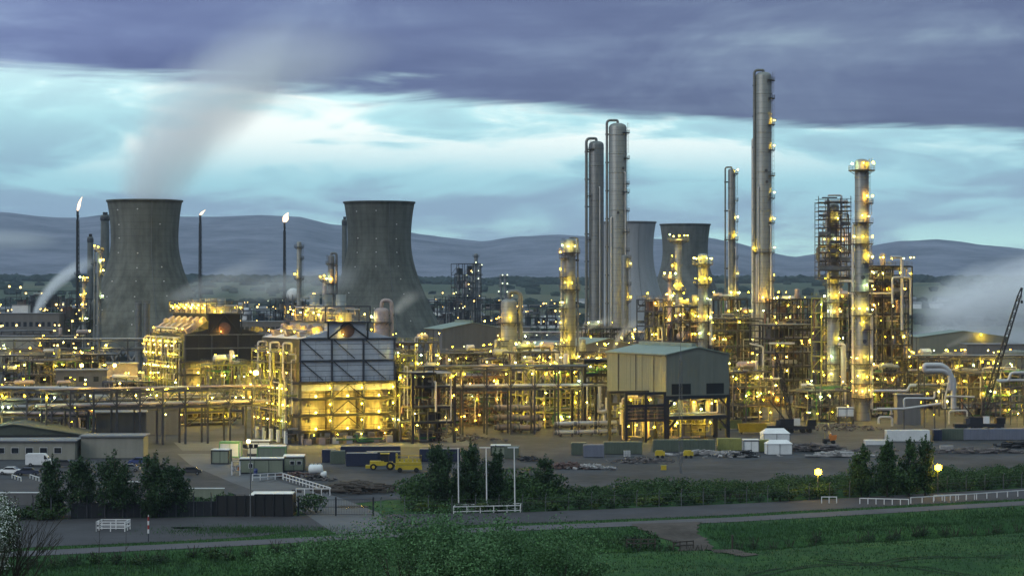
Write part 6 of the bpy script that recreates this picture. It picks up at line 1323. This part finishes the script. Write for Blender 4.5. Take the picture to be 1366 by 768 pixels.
# ---- hedge of shrubs: a few shapes, each shrub its own thing
variants = [shrub_mesh(6.5, 4.2, 900, .22, leafm), shrub_mesh(6.0, 3.7, 850, .22, leafm), shrub_mesh(7.0, 4.6, 950, .22, leafm), shrub_mesh(5.5, 3.2, 800, .21, leafm)]
lowv = [shrub_mesh(3.6, 1.7, 420, .17, leafd), shrub_mesh(3.2, 1.5, 380, .17, leafm), shrub_mesh(3.0, 1.6, 360, .17, leafy)]
def shrub(label, x, y, me, group, sc_=1.0, z0=None):
    tw = thing('shrub', label, 'shrub', (x, y, float(ground_z(x, y)) if z0 is None else z0), rng.uniform(0, 6.28), group)
    o = link('foliage', me, tw, (0, 0, 0), (0, 0, 0), (sc_*rng.uniform(.9, 1.15), sc_*rng.uniform(.9, 1.15), sc_*rng.uniform(.85, 1.15)))
    k = 'stem%s' % me.name
    if k not in UNIT:
        b = MB()
        for q in range(5): a = q*1.26; b.cyl((0, 0, 0), (math.cos(a)*.8, math.sin(a)*.8, 1.6), .06, .03, 5)
        UNIT[k] = b.mesh('stems', bark)
    link('stem', UNIT[k], tw); return tw
for x in np.arange(-16, 122, 3.3):
    for row in range(4):
        h_ = .74 if x > 4 else .75 + .2*row
        shrub('shrub in the long green hedge along the works boundary', x+rng.uniform(-1.3, 1.3), float(fence_y(x))+3+row*5.5+rng.uniform(-1.5, 1.5), rng.choice(variants), 'long hedge shrubs', h_*rng.uniform(.85, 1.1)*(1.0 if row else .85))
for x in np.arange(-14, 120, 2.7): shrub('low shrub at the foot of the long hedge', x+rng.uniform(-1, 1), float(fence_y(x))+.6+rng.uniform(-.3, .6), rng.choice(lowv+lowv[:1]), 'low shrubs before the long hedge', rng.uniform(.7, 1.2))
for x in np.arange(-73, -30, 2.8): shrub('low shrub under the left trees behind the boarded fence', x+rng.uniform(-1, 1), float(fence_y(x))+2.6+rng.uniform(-.5, 2), rng.choice(lowv[:2]+variants[3:]), 'shrubs under the left trees', rng.uniform(.8, 1.15))
for px_ in range(-10, 60, 17): D = gd(700); shrub('low bush at the left edge by the boarded fence', wx(px_, D), D+rng.uniform(4, 10), rng.choice(lowv[:2]), 'bushes at the left edge', 1.3)
# tufts along the ditch
for x in np.arange(-76, -20, 2.6): shrub('rank bush along the near bank below the lane at left', x+rng.uniform(-1, 1), float(path_y(x))-9.5+rng.uniform(-3, 2), rng.choice(lowv[:2]), 'bushes on the near bank at left', rng.uniform(.6, .95))
for x in np.arange(20, 112, 2.4): shrub('dark tussock bush along the ditch in the field at right', x+rng.uniform(-1, 1), float(path_y(x))-21.5+rng.uniform(-1.2, 1.2), lowv[0], 'tussocks along the ditch at right', rng.uniform(.4, .62))
D = gd(716); shrub('round dark bush beside the muddy track', wx(850, D), D-3, shrub_mesh(5.5, 2.2, 900, .18, leafd), None, 1.1)
# field fence by the track
railing('old timber field fence beside the round dark bush', [g2(836, 729), g2(874, 729)], 4, 1.1, (.5, 1.0), wood, 'field_fence', cat='fence', t_=.14); railing('old timber field fence right of the muddy track', [g2(898, 733), g2(925, 731)], 3, 1.1, (.5, 1.0), wood, 'field_fence', cat='fence', t_=.14)
D = gd(731); tw = thing('gate_post', 'single dark post standing in the field at right of the track', 'post', (wx(977, D), D, 0)); rod(tw, 'shaft', wood, (0, 0, 0), (0, 0, 1.7), .13); box(tw, 'cap', wood, -.17, .17, -.17, .17, 1.7, 1.78)
# grass: blades and tussocks over verge, bank and field
def grass(label, n, fx_, hmin, hmax, mat, wdt=.05):
    pts = fx_(n); x, y = pts[:, 0], pts[:, 1]; z = ground_z(x, y); h = nrg.uniform(hmin, hmax, len(x)); a = nrg.uniform(0, 6.283, len(x)); lx = nrg.normal(0, .25, len(x))*h; ly = nrg.normal(0, .25, len(x))*h
    v = np.stack([np.stack([x-wdt*np.cos(a), y-wdt*np.sin(a), z-.05], 1), np.stack([x+wdt*np.cos(a), y+wdt*np.sin(a), z-.05], 1), np.stack([x+lx, y+ly, z+h], 1)], 1).reshape(-1, 3); k = len(x)
    me = bpy.data.meshes.new('grass'); me.vertices.add(3*k); me.vertices.foreach_set('co', v.ravel()); me.loops.add(3*k); me.loops.foreach_set('vertex_index', np.arange(3*k, dtype=np.int32)); me.polygons.add(k); me.polygons.foreach_set('loop_start', np.arange(0, 3*k, 3, dtype=np.int32)); me.update(calc_edges=True); me.materials.append(mat); tag(link('grass', me), label, 'grass', None, 'stuff')
def in_verge(n): x = nrg.uniform(-80, 110, n); return np.stack([x, path_y(x)+nrg.uniform(3.3, 7.0, n)], 1)
def in_bank(n): x = nrg.uniform(-80, 110, n); k = nrg.uniform(3.3, 26, n); ok = ~((x > 17) & (x < 31) & (k < 30) & (np.abs(x-22-(k*.17)) < 4.2)); return np.stack([x, path_y(x)-k-nrg.random(n)*4], 1)[ok]
def in_field(n): x = nrg.uniform(-80, 110, n); y = nrg.uniform(245, 345, n); ok = (path_y(x)-y > 24); return np.stack([x, y], 1)[ok]
def in_patch(n): return np.stack([nrg.normal(-37, 6, n), nrg.normal(319, 3.2, n)], 1)
gl_ = M('grass_blade', (0.048, 0.130, 0.030), 0.8, 0, .35, .12, island=True, spec=.2); gd_ = M('dark_grass_blade', (0.030, 0.086, 0.022), 0.8, 0, .4, .06, island=True, spec=.2)
grass('short bright grass of the verge between lane and tarmac', 9000, in_verge, .12, .35, gl_); grass('rank grass of the bank below the lane', 60000, in_bank, .2, .5, gd_, .06); grass('field grass in the foreground', 70000, in_field, .12, .35, gd_, .07); grass('grass patch on the tarmac edge left of the gate', 5000, in_patch, .15, .5, gl_)
def wheel_track(label, pts, gap=1.9, zo=.05, mat=None):
    for sd in (-1, 1):
        P_ = np.array(pts, float); u_ = np.linspace(0, len(pts)-1, 70); c_ = np.stack([np.interp(u_, np.arange(len(pts)), P_[:, k]) for k in (0, 1)], 1); dv_ = np.gradient(c_, axis=0); nn = np.stack([-dv_[:, 1], dv_[:, 0]], 1); nn /= np.linalg.norm(nn, axis=1)[:, None]
        wv = np.array([-.32, -.1, .1, .32])[None, :, None]*(1+.5*nrg.random((70, 1, 1))); g_ = c_[:, None] + nn[:, None]*(sd*gap/2) + nn[:, None]*wv; tag(grid_obj('wheel_track', g_[..., 0], g_[..., 1], ground_z(g_[..., 0], g_[..., 1])+zo, mat or trackm), label % ('left', 'right')[sd > 0], None, None, 'structure')
trackm = M('crushed_grass', (0.022, 0.050, 0.020), .95, 0, .5, .5, spec=.1)
wheel_track('%s wheel rut curving across the field at bottom right', [(22, 262), (30, 276), (40, 285), (52, 291), (66, 297)]); wheel_track('%s wheel rut running to the right corner of the field', [(40, 292), (52, 282), (62, 272), (74, 260)])
mudm = M('dark_tyre_mark', (0.030, 0.030, 0.034), .8, 0, .5, .8, spec=.3); wetm = M('standing_water', (0.02, 0.022, 0.026), .06, 0, .1, spec=.6)
wheel_track('%s tyre mark sweeping across the yard before the pale containers', [(-28, 400), (-8, 412), (16, 421), (44, 428), (80, 446)], 2.1, .062, mudm); wheel_track('%s tyre mark turning off the yard road towards the navy containers', [(-44, 400), (-38, 418), (-30, 432), (-14, 446), (10, 456)], 2.1, .064, mudm); wheel_track('%s tyre mark along the yard before the tents', [(20, 434), (52, 452), (90, 470)], 2.1, .066, mudm)
for lab, px_, py_, a_, b_ in (('long puddle in the yard left of the yard tree', 690, 626, 4.5, 3.0), ('puddle inside the works gate', 470, 676, 3.0, 2.6), ('puddle in the car park', 120, 646, 3.5, 2.5), ('puddle on the tarmac by the marker post', 250, 704, 2.6, 1.6)):
    D = gd(py_); k_ = 22; vs = [(a_*math.cos(6.283*q/k_)*(.7+.45*rng.random()), b_*math.sin(6.283*q/k_)*(.7+.45*rng.random()), 0) for q in range(k_)]
    tag(link('puddle', raw_mesh('puddle', vs, [tuple(range(k_))], wetm), None, (wx(px_, D), D, .072)), lab, None, None, 'structure')
# foreground bush on the slope and blossom at the left edge
fl_mat = M('spring_leaf', (0.095, 0.215, 0.08), .7, 0, .28, .35, island=True, spec=.25)
for i, (lab, px_, D, top, w_) in enumerate((('big leafy foreground bush at bottom centre, left part', 470, 150, 722, 8.5), ('tallest part of the leafy foreground bushes at bottom centre', 580, 140, 694, 9.0), ('leafy foreground bush right of the tallest one', 690, 146, 706, 8.5), ('low leafy foreground bush at the right end of the centre group', 770, 156, 738, 6.0), ('low leafy foreground bush at the left end of the centre group', 400, 160, 742, 6.0), ('leafy foreground bush low in front at bottom centre', 620, 118, 735, 7.0))):
    x = wx(px_, D); zb = float(ground_z(x, D)); h = wz(top, D) - zb; tw = thing('bush', lab, 'bush', (x, D, zb), 0, 'leafy foreground bushes')
    n = 17000; b = MB(); tips = []
    for k in range(16): a = rng.uniform(0, 6.28); limb(b, Vector((rng.uniform(-.3, .3)*w_, rng.uniform(-.3, .3)*w_, 0)), Vector((math.cos(a)*.35, math.sin(a)*.35, 1)).normalized(), h*.34*rng.uniform(.75, 1.0), .06, 2, tips, .6)
    b.build('stem', bark, tw); tp = np.array([tuple(q[0]) for q in tips]); sg = np.array([q[1] for q in tips])*.24+.12
    tp[:, 2] *= h/np.percentile(tp[:, 2], 97); k_ = nrg.integers(0, len(tp), n); cen = tp[k_] + nrg.normal(size=(n, 3))*sg[k_][:, None]; cen[:, 2] = np.abs(cen[:, 2]); link('foliage', leaf_mesh('foliage', cen, .075*nrg.uniform(.6, 1.4, n), fl_mat), tw)
D = 70; x = wx(-22, D); zb = float(ground_z(x, D)); tw = thing('blossom_shrub', 'white hawthorn blossom at the left edge', 'shrub', (x, D, zb)); h = wz(662, D)-zb; b = MB(); tips = []
for k in range(9): a = rng.uniform(-1.2, 1.2); limb(b, Vector((rng.uniform(-.6, .2), rng.uniform(-.5, .5), 0)), Vector((math.cos(a)*.25, math.sin(a)*.3, 1)).normalized(), h*.36, .04, 3, tips, .2)
tp = np.array([tuple(q[0]) for q in tips]); tp[:, 2] *= h/np.percentile(tp[:, 2], 99); tp[:, 0] *= .7/np.percentile(np.abs(tp[:, 0]), 97)
b.build('stem', bark, tw); n = 9000; k_ = nrg.integers(0, len(tp), n); link('foliage', leaf_mesh('foliage', tp[k_]+nrg.normal(size=(n, 3))*.13, .035*nrg.uniform(.6, 1.3, n), leafm), tw); n = 6500; k_ = nrg.integers(0, len(tp), n); link('blossom', leaf_mesh('blossom', tp[k_]+nrg.normal(size=(n, 3))*np.array([.11, .11, .07])+np.array([0, -.05, .05]), .026*nrg.uniform(.6, 1.3, n), blossom, .4, .9), tw)
for px_, top, D in ((35, 692, 80), (47, 682, 82), (130, 690, 95), (165, 710, 90)):
    x = wx(px_, D); zb = float(ground_z(x, D)); tw = thing('bare_stem', 'bare dark sapling stem in the foreground at left', 'sapling', (x, D, zb), 0, 'bare sapling stems'); hh = wz(top, D)-zb; b = MB(); b.cyl((0, 0, 0), (.1, 0, hh), .022, .008, 5); b.build('stem', bark, tw); b = MB()
    for k in range(6): z = hh*rng.uniform(.4, .95); a = rng.uniform(0, 6.28); b.cyl((.05, 0, z), (.05+math.cos(a)*.25, math.sin(a)*.25, z+.3), .008, .004, 4)
    b.build('twig', bark, tw)

# ================================================================ steam and air
D = 1133; s = D/F
steam('broad pale steam plume drifting up and right off the left cooling tower', (wx(190, D), D, wz(275, D)), 122, 19, 52, .07, tilt=(16, 0), bend=84, noise=.5, nscale=.022, fade0=.05, fade1=.5)
D = 1300; steam('white steam jet blowing up and right at far left', (wx(47, D), D, wz(421, D)), 45, 2.6, 8.5, .40, tilt=(18, 0), bend=26, noise=.35, nscale=.08, fade1=.5)
D = 2600; steam('faint steam cloud before the hills at the left edge', (wx(-30, D), D, wz(318, D)), 105, 16, 12, .03, tilt=(92, 0), noise=.5, nscale=.03, fade0=.1, fade1=.55)
D = 1300; s = D/F; steam('big bank of white steam rolling off at the right edge', (wx(1212, D), D, wz(425, D)), 150, 20, 36, .14, tilt=(80, 0), bend=-10, noise=.55, nscale=.025, fade0=.2, fade1=.1, flaty=.6); steam('low veil of steam behind the right-hand sheds', (wx(1225, D), D+60, wz(452, D)), 130, 11, 17, .1, tilt=(92, 0), noise=.5, nscale=.03, fade0=.2, fade1=.15, flaty=.6)
D = 1050; steam('thin veil of steam before the left cooling tower, drifting right', (wx(210, D), D, wz(404, D)), 60, 5, 11, .05, tilt=(75, 0), bend=-6, noise=.5, nscale=.06, fade0=.25, fade1=.5)
D = 1080; steam('veil of steam behind the furnace stacks', (wx(300, D), D, wz(392, D)), 70, 8, 9, .05, tilt=(82, 0), noise=.5, nscale=.06, fade0=.3, fade1=.4)
D = 760; steam('small steam wisp by the lit furnace stacks', (wx(400, D), D, wz(401, D)), 13, .8, 3.0, .22, tilt=(58, 0), bend=3, noise=.4, nscale=.2, fade1=.6)
D = 780; steam('steam wisp drifting before the second cooling tower', (wx(525, D), D, wz(420, D)), 14, 2.0, 4.5, .10, tilt=(35, 0), bend=4, noise=.5, nscale=.15, fade0=.15, fade1=.6)
D = 700; steam('steam wisp rising from the warehouse roof', (wx(819, D), D, wz(466, D)), 12, .7, 3.2, .30, tilt=(15, 0), bend=6, noise=.35, nscale=.2, fade1=.55)
D = 730; steam('steam wisp below the twin columns', (wx(784, D), D, wz(440, D)), 10, .6, 2.6, .25, tilt=(50, 0), bend=3, noise=.4, nscale=.2, fade1=.6)
D = 900; steam('steam on the far right shed roof', (wx(1262, D), D, wz(462, D)), 18, 1.2, 3.2, .12, tilt=(70, 0), bend=-2, noise=.4, nscale=.15, fade1=.5)
hzb = MB().box(-9000, 9000, -600, 11500, -25, 430).build('haze', None); hmz = bpy.data.materials.new('haze_air'); hmz.use_nodes = True; t = NT(hmz.node_tree)
pv = t.n('ShaderNodeVolumePrincipled'); pv.inputs['Color'].default_value = (.60, .78, 1.0, 1); pv.inputs['Density'].default_value = 0.000035; pv.inputs['Anisotropy'].default_value = 0.0
t.nt.links.new(pv.outputs[0], t.n('ShaderNodeOutputMaterial').inputs['Volume']); hzb.data.materials.append(hmz); hzb.data.materials[0] = hmz
while len(hzb.data.materials) > 1: hzb.data.materials.pop()
tag(hzb, 'thin evening haze over the whole plain', 'haze', None, 'stuff')
